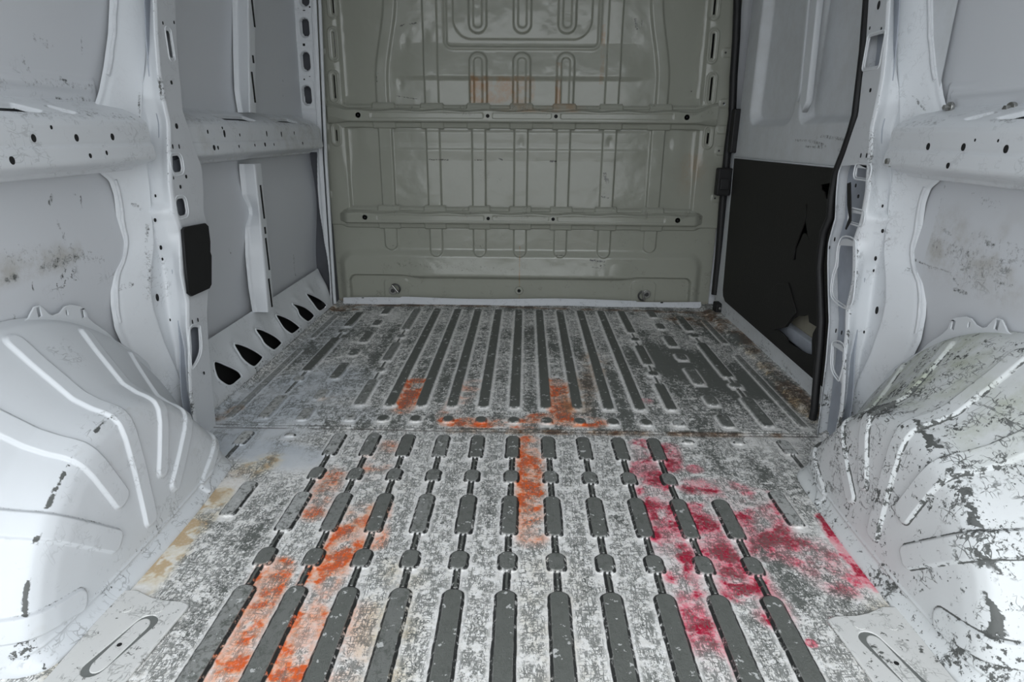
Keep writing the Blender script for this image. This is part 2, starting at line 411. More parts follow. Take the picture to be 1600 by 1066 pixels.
# broad wear tracks down the middle of each strip between ribs
ph = np.abs(((Xg/.1) % 1)-.5)
wear += .10*sst(ph, .16, .0)*sst(F2, .45, .6) - .08*sst(ph, .18, .3)
clean = np.clip(blobs([([(420, 655), (350, 645), (500, 600)], .26, .9), ([(390, 700), (345, 690), (470, 715)], .10, 1.), ([(470, 560), (530, 510)], .14, .6), ([(500, 640), (560, 650)], .1, .5)])*(.6+.8*F1), 0, 1)
orange = jit(blobs([([(650, 598), (640, 622), (630, 640)], .050, 1.2), ([(700, 660), (740, 662), (830, 663)], .045, .95), ([(868, 600), (876, 640), (890, 660)], .055, 1.0), ([(840, 655), (930, 662)], .05, .7),
                    ([(825, 690), (830, 740), (825, 790)], .050, .95), ([(828, 790), (830, 840)], .05, .4), ([(570, 800), (540, 850), (515, 890)], .055, 1.0), ([(510, 890), (480, 960), (455, 1040)], .055, .95),
                    ([(430, 890), (380, 980), (340, 1060)], .050, 1.0), ([(520, 740), (490, 800)], .05, .45), ([(600, 700), (580, 740)], .06, .35), ([(560, 960), (540, 1050)], .05, .25), ([(600, 790), (590, 850)], .03, .4), ([(740, 600), (700, 650)], .05, .3)]))
pink = jit(blobs([([(1003, 695), (1008, 740)], .045, 1.0), ([(1010, 740), (1040, 810), (1050, 860)], .055, 1.35), ([(1045, 700), (1050, 730)], .04, .8), ([(1055, 860), (1085, 960), (1090, 1000)], .05, .7),
                  ([(1090, 800), (1120, 860), (1150, 920)], .050, 1.3), ([(1080, 760), (1130, 760), (1190, 780)], .05, .6), ([(1085, 733)], .03, 1.), ([(1172, 900), (1210, 960)], .05, .7), ([(1140, 790), (1190, 850)], .07, .6),
                  ([(1288, 812), (1330, 870), (1370, 915)], .028, 1.5), ([(1260, 860), (1310, 900)], .08, .5), ([(1268, 1006)], .013, 2.), ([(1010, 628)], .03, .9), ([(1200, 780), (1240, 870)], .05, .5), ([(1310, 975), (1335, 985)], .02, 1.2), ([(1100, 960), (1130, 1040)], .05, .3)]))
rust = jit(blobs([([(505, 482), (560, 478), (700, 478), (1100, 490)], .030, .55), ([(505, 484), (550, 484)], .05, 1.), ([(1105, 492), (1140, 520)], .07, .9), ([(1230, 610), (1270, 650)], .05, 1.), ([(1060, 500), (1110, 510)], .1, .6),
                  ([(700, 674), (1250, 682)], .02, .5), ([(345, 655), (370, 640)], .03, .6), ([(370, 745), (340, 770)], .05, .7), ([(930, 560), (900, 640)], .08, .35), ([(1150, 505), (1180, 560), (1230, 610)], .04, .5), ([(500, 627), (520, 622)], .014, 1.)]))
ochre = jit(blobs([([(340, 770), (270, 850), (190, 940), (120, 1040)], .06, 1.5), ([(1400, 960), (1470, 1060)], .06, .8), ([(1160, 540), (1270, 660)], .03, .8), ([(420, 720), (380, 740)], .06, .5), ([(620, 900), (590, 1050)], .08, .35), ([(850, 900), (880, 1060)], .10, .15), ([(560, 800), (620, 760)], .06, .25)]))
Z = h + (fbm(Xg, Yg, 5, 77)-.5)*.002
floor = grid('floor', np.stack([Xg, Yg, Z], -1), M_floor, keep=~((Xg[:-1, :-1] < -.93) & (Yg[:-1, :-1] > 1.70)), attrs=dict(wear=np.clip(wear-.22*orange-.12*pink, 0, 1), rib=rib, edge=edge, halo=halo, crownpaint=crownpaint, line=np.clip(line, 0, 1), clean=clean, orange=orange, pink=pink, rust=rust, ochre=ochre))
tag(floor, kind='structure')
yy = np.array([REAR-.02, 0, .3, .6605]); P = np.stack(np.meshgrid(np.array([-1., -.5, 0, .5, 1.]), yy, indexing='ij')+[np.zeros((5, 4))], -1)
tag(grid('floor_rear', P, M_floor, floor, attrs=dict(wear=.5)), kind='structure')
hm = [(s*.847, 2.41) for s in (-1, 1)]
for s in (-1, 1):                                         # lashing sockets sunk in the floor near the walls
    bm = bmesh.new(); add_cyl(bm, (s*.847, 2.41, .0015), (0, 0, 1), .030, .002, 32); o = from_bm('socket_ring', bm, M_dsteel); o.scale = (1, 1, 1)
    tag(o, ('oval rusty lashing socket sunk in the scuffed floor beside the slotted sill' if s < 0 else 'round rusty lashing socket in the floor edge beside the black door lining'), 'socket', 'lashing sockets in the floor')

# corner bracket plates
def corner_plate(s):
    out = [(.725, .952), (.70, .952), (.665, .935), (.64, .928), (.60, .925), (.584, .917), (.586, .905), (.603, .72), (.61, .62), (.725, .62)]
    slot = []
    a = np.array((.636, .872)); b = np.array((.664, .775)); r = .021
    d = (b-a)/np.linalg.norm(b-a); n = np.array((-d[1], d[0]))
    ang = math.atan2(n[1], n[0])
    for t in np.linspace(0, math.pi, 10): slot.append(tuple(a + r*np.array((math.cos(ang-t+0), math.sin(ang-t)))*1.0))
    slot = []
    base = math.atan2(-d[1], -d[0])
    for t in np.linspace(-math.pi/2, math.pi/2, 10): slot.append((a[0]+r*math.cos(base+t), a[1]+r*math.sin(base+t)))
    for t in np.linspace(math.pi/2, 3*math.pi/2, 10): slot.append((b[0]+r*math.cos(base+t), b[1]+r*math.sin(base+t)))
    if s < 0: out = [(-x, y) for x, y in out][::-1]; slot = [(-x, y) for x, y in slot][::-1]
    o = plate('corner_plate', out, [slot], Matrix.Translation((0, 0, .004)), .006, M_plate, bevel=.002)
    tag(o, 'white corner reinforcement plate with long slot beside the %s wheel arch' % ('clean pale' if s < 0 else 'heavily scratched'), 'plate', 'corner plates on the floor')
    me = o.data
    c = (a+b)/2
    P = [(p[0]*.0, p[1]) for p in slot]
    ins = [tuple((np.array(p)-np.array((c[0]*(1 if s > 0 else -1), c[1])))*np.array((.99, .99))+np.array((c[0]*(1 if s > 0 else -1), c[1]))) for p in slot]
    t = plate('slot_floor', ins, [], Matrix.Translation((0, 0, .0035)), .004, M_slot, o, bevel=.0005)
    core = [tuple((np.array(p)-np.array((c[0]*s, c[1])))*np.array((.60, .84))+np.array((c[0]*s, c[1]))) for p in slot]
    plate('slot_rib', core, [], Matrix.Translation((0, 0, .004)), .005, M_plate, o, bevel=.002)
    bm = bmesh.new(); add_cyl(bm, (s*.652, .822, .007), (0, 0, 1), .004, .0008, 16); from_bm('drain_hole_shade', bm, M_hole, o)
    for (x, y) in ((.690, .905), (.633, .905)):
        bm = bmesh.new(); add_cyl(bm, (s*x, y, .0075), (0, 0, 1), .010, .0015, 20); from_bm('spot_weld', bm, M_plate, o, bevel=.0005)
    return o
M_plate = paint('plate_scratched_paint', (.68, .68, .66), chip=(.12, .125, .115), base_wear=.43, rough=.5, dirt=(.5, .4, .25))
M_slot = plain('grey_primer', (.17, .18, .17), .6, nz=.15)
for s in (-1, 1): corner_plate(s)

# ------------------------------------------------------------------ wheel arches
YC = 1.08
def wheel_arch(s):
    root = empty('wheel_arch', (s*.85, YC, 0))
    # cross profile: (radius, |X|)
    prof = [(.0, .738), (.10, .739), (.20, .743), (.265, .748), (.293, .754), (.309, .764), (.318, .780), (.326, .802), (.345, .835), (.38, .868), (.42, .905), (.455, .935), (.475, .955), (.485, .985)]
    pr = np.array(prof); seg = np.r_[0, np.cumsum(np.hypot(*np.diff(pr, axis=0).T))]
    S = np.arange(0, seg[-1], .0033)
    R0 = np.interp(S, seg, pr[:, 0]); X0 = np.interp(S, seg, pr[:, 1])
    for _ in range(3):
        R0[1:-1] = (R0[:-2]+2*R0[1:-1]+R0[2:])/4; X0[1:-1] = (X0[:-2]+2*X0[1:-1]+X0[2:])/4
    ph = np.radians(np.arange(-8, 188.01, .3))
    RR, PH = np.meshgrid(R0, ph, indexing='ij'); XX = np.repeat(X0[:, None], len(ph), 1)
    dR = np.gradient(R0); dX = np.gradient(X0); L = np.hypot(dR, dX); nR = (dX/L)[:, None]; nX = (-dR/L)[:, None]
    # ribs that fan out from the hub
    disp = np.zeros_like(RR); crest = np.zeros_like(RR); eline = np.zeros_like(RR); far_shade = np.zeros_like(RR)
    for deg, rin, rout, hw in ((12, .20, .33, .017), (42, .125, .468, .019), (64, .148, .468, .018), (88.5, .060, .468, .0205), (110.5, .16, .468, .024), (136, .125, .468, .024), (165.5, .20, .468, .023)):
        a = PH-math.radians(deg)
        lat = RR*np.sin(a); rad = RR*np.cos(a)
        if deg == 12: lat = lat - (rad-.26)*.45
        sd = rrect(lat, rad, 0, (rin+rout)/2, hw, (rout-rin)/2, hw*.8)
        disp = np.maximum(disp, .0068*sst(sd, .0, -.0055))
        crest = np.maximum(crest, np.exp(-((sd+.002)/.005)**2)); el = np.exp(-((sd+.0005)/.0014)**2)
        eline = np.maximum(eline, el); far_shade = np.maximum(far_shade, el*(lat < 0))
    # flattened foot, so the wall bends out into the floor joint
    zz = RR*np.sin(PH)
    foot = .020*sst(zz, .03, .0)*(XX < .80) + .0025*np.exp(-((zz-.034)/.003)**2)*(XX < .78)
    RR2 = RR + nR*disp; XX2 = XX + nX*disp - foot
    yv = YC + RR2*np.cos(PH)*1.0; zv = RR2*np.sin(PH)
    zv = np.maximum(zv, -.004)
    # front lower edge spreads a little forward
    yv = yv + .06*sst(PH, .75, 0)*sst(RR, .2, .33)
    nz = fbm(yv, zv+XX, 14, 9 if s < 0 else 19); edgew = np.exp(-((RR-.312)/.012)**2)
    if s < 0:
        wear = .10 + edgew*.30*sst(PH, .9, 1.6)*sst(nz, .42, .62) + .22*sst(zz, .10, .02)*sst(nz, .35, .6) + crest*.10 + .12*(RR < .3)
        wear += .22*sst(np.hypot(YC+RR*np.cos(PH)-1.17, XX-.91), .05, .02)
        dirt = .5*sst(nz, .55, .7)*sst(RR, .18, .30)*(RR < .31)*.5; 
    else:
        wear = .45 + edgew*.08 + crest*.07 + (nz-.5)*.35
        dirt = 1.0*sst(RR, .315, .335)*sst(PH, 2.2, 1.6)*sst(fbm(yv, XX, 6, 3), .3, .55)
    P = np.stack([s*XX2, yv, zv], -1)
    keep = None
    n2_ = fbm(yv*1.0, zv+XX*.7, 34, 13)
    bare_shade = far_shade*.42*sst(n2_, .30, .5) if s < 0 else np.maximum(eline*sst(n2_, .42, .52), .0)  # left: shade line painted along far rib edges; right: rubbed edges
    bare_shade = np.maximum(bare_shade, np.exp(-((RR-.309)/.0026)**2)*sst(n2_, .55, .60)*(1 if s < 0 else .9)*sst(PH, 1.3, 1.6) if s < 0 else np.exp(-((RR-.309)/.010)**2)*sst(n2_, .57, .60))
    g = grid('arch_shell', P, M_arch_l if s < 0 else M_arch_r, root, attrs=dict(wear=np.clip(wear, 0, 1), dirt=dirt, bare_shade=bare_shade*.95), flip=(s < 0))
    tag(g)
    # scalloped weld flange standing against the side panel
    F = [(-20, 245), (30, 233), (45, 213), (50, 205), (56, 199), (62, 197.5), (68, 201), (76, 212), (83, 214), (94, 209), (101, 200), (110, 197), (126, 199), (132, 204), (137, 216), (146, 225), (166, 239), (180, 252), (196, 261), (216, 275), (240, 300)]
    Fp = [(x, 460+(y-180)) if False else (x, y) for x, y in F]
    pts = []
    for u, v in [(-60, 262), (0, 250), (130, 210), (200, 170), (215, 140), (240, 92), (275, 78), (300, 95), (340, 140), (370, 150), (420, 130), (450, 90), (490, 75), (560, 85), (590, 105), (610, 160), (650, 200), (740, 260), (800, 320), (870, 360), (960, 420), (1050, 500)]:
        y, z = yz(u/4.442, 460+v/4.442, -.972); pts.append((y, z))
    inner = [(YC+.455*math.cos(t), .455*math.sin(t)) for t in np.linspace(.35, 2.75, 24)]
    # continue round the back by symmetry about the hub
    back = [(2*YC-y, z) for y, z in pts if y > 1.10][::1]
    back = sorted([b for b in back if b[0] < 1.02], key=lambda p: -p[0])
    outl = sorted(pts, key=lambda p: -p[0]); outl = [p for p in outl if p[0] > 1.02] + [p for p in back]
    holes = []
    for (u, v) in ((272, 120), (575, 130)):
        y, z = yz(u/4.442, 460+v/4.442, -.972); holes.append([(y-.006, z-.012), (y+.006, z-.012), (y+.006, z+.010), (y-.006, z+.010)])
    y, z = yz(466/4.442, 460+128/4.442, -.972); holes.append([(y+.004*math.cos(t), z+.008*math.sin(t)) for t in np.linspace(0, 6.28, 10)[:-1]])
    plate('weld_flange', outl+inner[::-1][::-1][::1] if False else outl+[p for p in inner[::-1]], holes, Mside(s*.974, s), .004, M_arch_l, root, bevel=.001)
    tag(root, 'smooth pale wheel arch with fanned ribs, lightly scuffed along its edge' if s < 0 else 'heavily scratched wheel arch with fanned ribs and greenish dirt on top', 'wheel arch', 'wheel arches in the load floor')
    settle(root); return root
for s in (-1, 1): wheel_arch(s)

# ------------------------------------------------------------------ side walls
XS = 1.0                                                  # outer skin
def skin(s):
    yg = np.arange(REAR, 3.12, .005); zg = np.arange(-.02, 1.92, .005)
    Y, Zz = np.meshgrid(yg, zg, indexing='ij')
    d = np.zeros_like(Y)
    fold = .565 - .02*(Y-1.2)*0
    d += .012*sst(Zz, .74, .548) - .030*sst(Zz, .548, .20)
    d += .004*sst(Zz, .951, .945)*(Y < 1.57) + (.006*np.exp(-((Zz-.925)/.006)**2))*(Y < 1.55)*(Y > (1.5 if False else 0))
    d += .012*sst(Zz, .96, .975)*0
    tilt = .03*np.clip((Zz-1.0), 0, 1)+.0*Y
    X = XS - d - tilt
    if s < 0:
        W = .06 + .42*sst(np.abs(Zz-.55), .10, .02)*sst(fbm(Y, Zz, 9, 5), .40, .6)*(Y < 1.5) + .25*sst(np.abs(Zz-.93), .07, .0)*sst(fbm(Y, Zz, 12, 6), .4, .6)*(Y < 1.5)
        D = .6*sst(Zz, .53, .56)*sst(Zz, .62, .57)*sst(fbm(Y, Zz, 11, 15), .46, .62)*(Y < 1.5)
    else:
        W = .05 + .40*sst(np.abs(Zz-.57), .09, .0)*sst(fbm(Y, Zz, 9, 25), .42, .6)*(Y < 1.5)
        D = .5*sst(Zz, .48, .58)*sst(Zz, .72, .62)*sst(fbm(Y, Zz, 8, 35), .45, .6)*(Y < 1.5)
    cv = lambda px, py: yz(px, py, s*.993)
    if s < 0: Bm = marks(Y, Zz, [([(78, 318), (82, 306)], .010, .45), ([(88, 350), (98, 376)], .008, .34), ([(60, 418), (100, 405), (118, 400)], .018, .36), ([(5, 437), (20, 433)], .012, .42), ([(127, 308), (127, 326)], .004, .5), ([(118, 304)], .006, .4), ([(120, 390), (124, 400)], .012, .30),
        ([(20, 500), (24, 508)], .016, .36), ([(44, 440), (45, 456)], .004, .55), ([(92, 158), (98, 158)], .012, .45), ([(60, 156), (66, 158)], .008, .45), ([(40, 128), (150, 137)], .012, .24), ([(95, 123), (106, 126)], .008, .42), ([(40, 90), (50, 110)], .012, .30), ([(131, 55), (133, 85)], .006, .34), ([(100, 160), (140, 155)], .014, .30),
        ([(0, 400), (110, 392), (150, 405)], .03, .20), ([(60, 60), (85, 75)], .02, .22), ([(465, 400), (470, 430)], .012, .34), ([(358, 390), (362, 396)], .008, .36), ([(444, 126)], .012, .3), ([(445, 150)], .016, .3)], cv)
    else: Bm = marks(Y, Zz, [([(1475, 286), (1454, 380)], .003, .50), ([(1430, 404), (1462, 418), (1490, 425)], .006, .42), ([(1490, 425), (1502, 446)], .006, .42), ([(1497, 452), (1515, 458)], .008, .42), ([(1545, 380), (1556, 384)], .010, .40), ([(1560, 440), (1588, 446)], .008, .36), ([(1475, 355), (1488, 366)], .008, .34),
        ([(1470, 385), (1560, 420), (1600, 400)], .04, .24), ([(1525, 370), (1590, 395)], .03, .20), ([(1565, 408), (1572, 412)], .012, .34), ([(1520, 305), (1560, 325)], .02, .18)], cv)
    o = grid('wall_left' if s < 0 else 'wall_right', np.stack([s*X, Y, Zz], -1), M_wskin, keep=~((Y[:-1, :-1] > 1.66) & ((Zz[:-1, :-1] < .175) | (s > 0))), attrs=dict(wear=np.clip(W, 0, 1), dirt=D, bare_shade=Bm), flip=(s > 0))
    return tag(o, kind='structure')
skinL, skinR = skin(-1), skin(1)

# belt rails: pressed box beams with bolt holes and slanted slots
def dot(L, s, X, y, z, r, rz=None, dp=.0016, mat=None):
    L.append((s*X, y, z, r, rz or r))
def dots(name, L, s, parent, mat=None):
    """small punched holes of one rail as one mesh of shallow dark discs"""
    for (x, y, z, r, rz) in L:
        bm = bmesh.new(); g = bmesh.ops.create_cone(bm, cap_ends=True, segments=14, radius1=1, radius2=1, depth=1)
        bmesh.ops.transform(bm, matrix=Matrix.Translation((x, y, z)) @ Matrix.Rotation(math.pi/2, 4, 'Y') @ Matrix.Diagonal((rz, r, .0016, 1)), verts=g['verts'])
        from_bm(name, bm, mat or M_hole, parent)
def belt_rail(s, y0, y1, label, holes, slots, wearv=.25):
    prof = [(1.0, .900), (.985, .893), (.96, .884), (.935, .873), (.918, .863), (.908, .853), (.9045, .843), (.9035, .812), (.9045, .806), (.9005, .802), (.899, .797), (.8965, .774), (.8985, .768), (.905, .764), (.93, .757), (.955, .750), (.958, .742), (.985, .738), (1.0, .736)]
    pr = np.array(prof); sg = np.r_[0, np.cumsum(np.hypot(*np.diff(pr, axis=0).T))]; S = np.arange(0, sg[-1]+.001, .0025)
    X0 = np.interp(S, sg, pr[:, 0]); Z0 = np.interp(S, sg, pr[:, 1])
    yv = np.arange(y0, y1, .003); XX, YY = np.meshgrid(X0, yv, indexing='ij'); ZZ = np.repeat(Z0[:, None], len(yv), 1); SS = np.repeat(S[:, None], len(yv), 1)
    keep = np.ones((len(S)-1, len(yv)-1), bool)
    sdm = np.full(XX.shape, 1.)
    for (a, b) in slots:
        sd = polysd(YY, SS, [(a, .050), (a+.02, .042), (b, .042), (b+.045, .076), (b+.03, .082), (a+.02, .080)]); sdm = np.minimum(sdm, sd)
    dip = .008*sst(sdm, .0, -.006); XX = XX + dip*.6; ZZ = ZZ - dip + .003*np.exp(-(sdm/.004)**2)*(SS < .03)
    kc = (sdm[:-1, :-1] < -.006); keep &= ~kc
    W = wearv + .15*sst(np.abs(SS-.075), .03, .01)*sst(fbm(YY, ZZ, 14, 7), .4, .6) + .15*(fbm(YY, ZZ, 6, 17)-.5)
    Bm = np.exp(-((SS-.085)/.016)**2)*.30*sst(fbm(YY, ZZ, 16, 47), .42, .56)
    o = grid('belt_rail', np.stack([s*XX, YY, ZZ], -1), M_white, keep=keep, attrs=dict(bare_shade=Bm, wear=np.clip(W, 0, 1), dirt=.35*sst(fbm(YY, ZZ, 5, 27), .5, .65)), flip=(s > 0))
    tag(o, label, 'rail', 'waist rails along the load space')
    for (px, py, r, rz) in holes:
        X = .903
        y, z = yz(px, py, s*X); Xf = np.interp(-z, -Z0[::1], X0) if False else float(X0[5+np.argmin(np.abs(Z0[5:]-z))])
        dots('bolt_hole', [(s*(Xf), y, z, r, rz)], s, o)
    for (a, b) in slots: box('slot_cavity_shade', (s*.955, (a+b)/2+.02, .838), (.085, b-a+.14, .008), M_void, o, bevel=0)
    return o
HL = [(53, 216, .006, .0075), (120, 215.5, .006, .0075), (176, 214, .006, .0075), (81, 199, .003, .004), (14, 251, .006, .0075), (137, 243.5, .004, .005), (163, 239, .003, .005)]
belt_rail(-1, REAR, 1.60, 'white waist rail with round bolt holes above the clean wheel arch', HL, [(1.00, 1.25), (1.325, 1.345)], .27)
HF = [(351, 209, .006, .011), (325, 206, .004, .006), (348, 200, .003, .004), (375, 211, .003, .005), (417, 209, .004, .010), (440, 210, .004, .010), (460, 208, .003, .007), (332, 231, .007, .008), (338, 231, .004, .006), (371, 229, .003, .005), (396, 227, .003, .005), (412, 226, .006, .007), (426, 226, .003, .005), (471, 224, .004, .006)]
belt_rail(-1, 1.72, 2.94, 'pale waist rail running forward from the left pillar to the bulkhead post', HF, [(2.04, 2.27), (2.50, 2.69)], .22)
HR = [(1450, 229, .006, .0075), (1505, 230, .006, .0075), (1571.5, 233, .006, .0075), (1486, 259, .005, .006), (1559, 220, .002, .003), (1523, 219, .002, .003)]
belt_rail(1, REAR, 1.60, 'white waist rail with round bolt holes above the scratched wheel arch', HR, [(1.325, 1.345), (1.00, 1.25)], .24)

# B pillars: lofted pressings, traced as five fold lines on the right and mirrored
c0 = [(1452, -60), (1452, 0), (1453, 60), (1458, 110), (1464, 150), (1472, 180), (1480, 215), (1476, 250), (1460, 281), (1445, 293), (1437, 316), (1432, 353), (1424, 391), (1426, 416), (1436, 441), (1438, 470), (1437, 491), (1430, 528), (1410, 570), (1385, 610)]
c1 = [(1404, -60), (1403, 0), (1403, 85), (1404, 120), (1406, 160), (1405, 200), (1400, 240), (1395, 269), (1389, 314), (1387, 341), (1384, 362), (1381, 392), (1384, 434), (1384, 470), (1378, 500), (1360, 552), (1342, 590), (1330, 625)]
c2 = [(1403, -60), (1402.5, 0), (1402, 85), (1398, 120), (1394, 160), (1383, 190), (1380, 205), (1379, 245), (1377, 300), (1375, 329), (1380, 342), (1374, 356), (1365, 389), (1356, 416), (1351, 450), (1347, 485), (1341, 520), (1331, 560), (1325, 620)]
c3 = [(1389, -60), (1388, 0), (1384, 60), (1378, 120), (1368, 170), (1361, 200), (1359, 245), (1356, 299), (1348, 344), (1336, 377), (1336, 410), (1335, 440), (1324, 485), (1323, 520), (1319, 560), (1318, 600), (1315, 640)]
c4 = [(1356, -60), (1355, 0), (1350, 80), (1344, 130), (1339, 180), (1330, 205), (1318, 240), (1306, 270), (1303, 303), (1302, 340), (1297, 357), (1291, 380), (1290, 410), (1291, 450), (1293, 500), (1288, 560), (1281, 620), (1274, 680)]
XP = [.985, .948, .930, .888, .892]
def curve_yz(c, X):
    P = np.array([yz(px, py, X) for px, py in c]); o = np.argsort(P[:, 1]); return P[o, 1], P[o, 0]
CZ = [curve_yz(c, X) for c, X in zip((c0, c1, c2, c3, c4), XP)]
def pillar(s, label, holes, smalls):
    zv = np.arange(.0, 1.9, .0035)
    ctrl = []
    for (cz, cyy), X in zip(CZ, XP):
        y = np.interp(zv, cz, cyy)
        for _ in range(3): y[1:-1] = (y[:-2]+2*y[1:-1]+y[2:])/4
        ctrl.append((y, X))
    ybase = ctrl[0][0]
    cols = []
    Y0 = [c[0] for c in ctrl]
    # profile nodes: skin flange, weld lip, smooth side, strip, ridge, hole face, return
    wedge = sst(zv, 1.04, .90)                              # strip only appears below mid height
    nodes = [(Y0[0]-.018, XP[0]+.004), (Y0[0]-.012, XP[0]-.002), (Y0[0]-.002, XP[0]-.004), (Y0[0]+.008, XP[0]-.010), (Y0[0]*.5+Y0[1]*.5, .960), (Y0[1]-.004, XP[1]-.004), (Y0[1]+.003, XP[1]-.002+.006*wedge), (Y0[2], XP[2]+.022*wedge-.010*(1-wedge)),
             (Y0[2]*.85+Y0[3]*.15, XP[2]-.012), (Y0[3]-.003, XP[3]+.004), (Y0[3]+.006, XP[3]), (Y0[4]-.012, XP[4]-.000), (Y0[4], XP[4]+.006), (Y0[4]+.003, .985)]
    PY = np.array([np.broadcast_to(a, zv.shape) for a, _ in nodes]); PX = np.array([np.broadcast_to(b, zv.shape) for _, b in nodes])
    cnt = [3, 4, 4, 12, 12, 4, 7, 5, 7, 5, 44, 5, 20]
    U = []; rows_y = []; rows_x = []
    for i, n in enumerate(cnt):
        for t in np.arange(n)/n: rows_y.append(PY[i]*(1-t)+PY[i+1]*t); rows_x.append(PX[i]*(1-t)+PX[i+1]*t)
    rows_y.append(PY[-1]); rows_x.append(PX[-1])
    Y = np.array(rows_y); X = np.array(rows_x)
    Y[1:-1] = (Y[:-2]+2*Y[1:-1]+Y[2:])/4; X[1:-1] = (X[:-2]+2*X[1:-1]+X[2:])/4
    Zz = np.repeat(zv[None, :], len(Y), 0)
    f0_, f1_ = sum(cnt[:10])+2, sum(cnt[:11])-2
    keep = np.ones((Y.shape[0]-1, Y.shape[1]-1), bool); keep[f0_:f1_] = False
    nz = fbm(Y*1.0, Zz, 16, 31 if s < 0 else 51)
    ridge = np.exp(-((X-.893)/.006)**2)
    W = .14 + .32*ridge*sst(nz, .40, .62) + (.10 if s > 0 else .0) + .25*sst(Zz, .25, .08) + .1*(nz-.5)
    if s < 0: W += .35*np.exp(-((Zz-.93)/.05)**2)*ridge + .25*np.exp(-((Zz-.45)/.09)**2)*np.exp(-((X-.945)/.01)**2)
    Bm = ridge*(.20*sst(nz, .42, .6) + (.36*np.exp(-((Zz-.94)/.045)**2) if s < 0 else .30*np.exp(-((Zz-.77)/.05)**2)))
    Bm = np.maximum(Bm, .26*np.exp(-((X-.948)/.006)**2)*np.exp(-((Zz-(.48 if s < 0 else .60))/.10)**2))
    if s < 0: Bm = np.maximum(Bm, marks(Y, Zz, [([(219, 145), (219, 182)], .006, .42), ([(228, 75), (240, 82)], .010, .34), ([(222, 320), (228, 326)], .010, .34), ([(206, 452), (218, 445)], .014, .28), ([(235, 350), (234, 470)], .008, .30)], lambda a, b: yz(a, b, -.945)))
    else: Bm = np.maximum(Bm, marks(Y, Zz, [([(1400, 422), (1408, 424)], .012, .36), ([(1388, 92), (1402, 84)], .006, .36), ([(1418, 150), (1432, 175)], .005, .34)], lambda a, b: yz(a, b, .945)))
    o = grid('body_pillar', np.stack([s*X, Y, Zz], -1), M_white, keep=keep, attrs=dict(wear=np.clip(W, 0, 1), bare_shade=Bm, dirt=.15*sst(Zz, .4, .1)), flip=(s < 0))
    hp = []
    for kind, *a in holes:
        if kind == 'poly': hp.append([tuple(p) for p in smooth_poly(a[0], 3)])
        else:
            cx, cy, hw, hh, r = a; r = min(r, hw*.9, hh*.9); P_ = []
            for (qx, qy, t0) in ((1, 1, 0), (-1, 1, 90), (-1, -1, 180), (1, -1, 270)):
                for t in np.radians(np.linspace(t0, t0+90, 6)): P_.append((cx+qx*(hw-r)+r*math.cos(t), cy+qy*(hh-r)+r*math.sin(t)))
            hp.append(P_)
    z_ = zv[::4]
    ol = [(float(y), float(z)) for y, z in zip(Y[f0_, ::4]-.0025, z_)]+[(float(y), float(z)) for y, z in zip(Y[f1_, ::4]+.0025, z_)][::-1]
    hf = plate('hole_face', ol, hp, Mside(s*(XP[3]+.0035), s), .005, M_white_w, o, bevel=.0018)
    for P_ in hp:
        P_ = np.array(P_); c_ = P_.mean(0); ring = [tuple(c_+(p-c_)*(1+.007/max(np.linalg.norm(p-c_), .01))) for p in P_]
        tube('rolled_rim', [(s*(XP[3]+.0015), float(p[0]), float(p[1])) for p in ring], .0022, M_white, hf, closed=True)
    nn = len(z_); ow = [(a+.010, b) for a, b in ol[:nn]]+[(a+.012, b) for a, b in ol[nn:]]
    plate('inner_web', ow, [], Mside(s*.925, s), .003, M_web, o, bevel=.0005)
    # weld seam bead along the skin
    zz = np.arange(.38, 1.9, .02); zz = zz[(zz > .952) | (zz < .735)]
    for part in (zz[zz > .9], zz[zz < .8]):
        tube('sealer_bead', [(s*(XP[0]-.004), float(np.interp(z, *CZ[0]))-.006+.0015*math.sin(z*90), float(z)) for z in part], .0042, M_seal, o)
    for (px, py, r, rz, X_) in smalls:
        y, z = yz(px, py, s*X_); dots('punched_hole', [(s*(X_-.0015), y, z, r, rz)], s, o)
    tag(o, label, 'pillar', 'body pillars at the front of the wheel arches')
    return o
def R(px0, py0, px1, py1, X, r=.012):
    a = yz(px0, py0, X); b = yz(px1, py1, X)
    return ('r', (a[0]+b[0])/2, (a[1]+b[1])/2, abs(a[0]-b[0])/2, abs(a[1]-b[1])/2, r)
hl = [R(258, 46, 272.5, 92, -.89, .008), R(266, 243, 286, 269, -.89, .014), R(274, 311, 293, 336, -.89, .014),
      ('poly', [yz(*p, -.89) for p in ((297, 516), (310, 511), (312, 520), (313, 545), (309, 560), (301, 573), (299, 560))])]
sl = [(275, 197, .006, .007, .89), (267, 129, .004, .005, .89), (253.5, 36, .002, .004, .89), (271, 35, .002, .004, .89), (269, 229, .0022, .006, .89), (279, 229, .0022, .006, .89), (290, 276, .004, .005, .89), (270, 278, .002, .004, .89), (281, 292, .004, .005, .89),
      (230, 29, .005, .006, .952), (242, 306, .003, .004, .935), (241.5, 344, .005, .005, .935), (250.5, 387, .005, .006, .935), (253, 405, .003, .004, .935), (245, 465, .006, .010, .938), (265, 500, .002, .004, .93),
      (300, 503, .002, .006, .886), (308.5, 500, .002, .006, .886), (318, 583, .003, .005, .886)]
pillarL = pillar(-1, 'white body pillar carrying a black cover plate, ahead of the clean wheel arch', hl, sl)
hr = [R(1358, 57, 1373, 103, .89, .008), R(1339, 257, 1357, 280, .89, .012), R(1330, 327, 1347, 352, .89, .012),
      ('poly', [yz(*p, .89) for p in ((1317, 374), (1333, 377), (1336, 390), (1335, 430), (1332, 465), (1324, 479), (1306, 468), (1300, 455), (1303, 430), (1308, 415), (1310, 390))]),
      ('poly', [yz(*p, .89) for p in ((1303, 537), (1317, 541), (1318, 560), (1312, 588), (1309, 590), (1301, 575), (1301, 550))])]
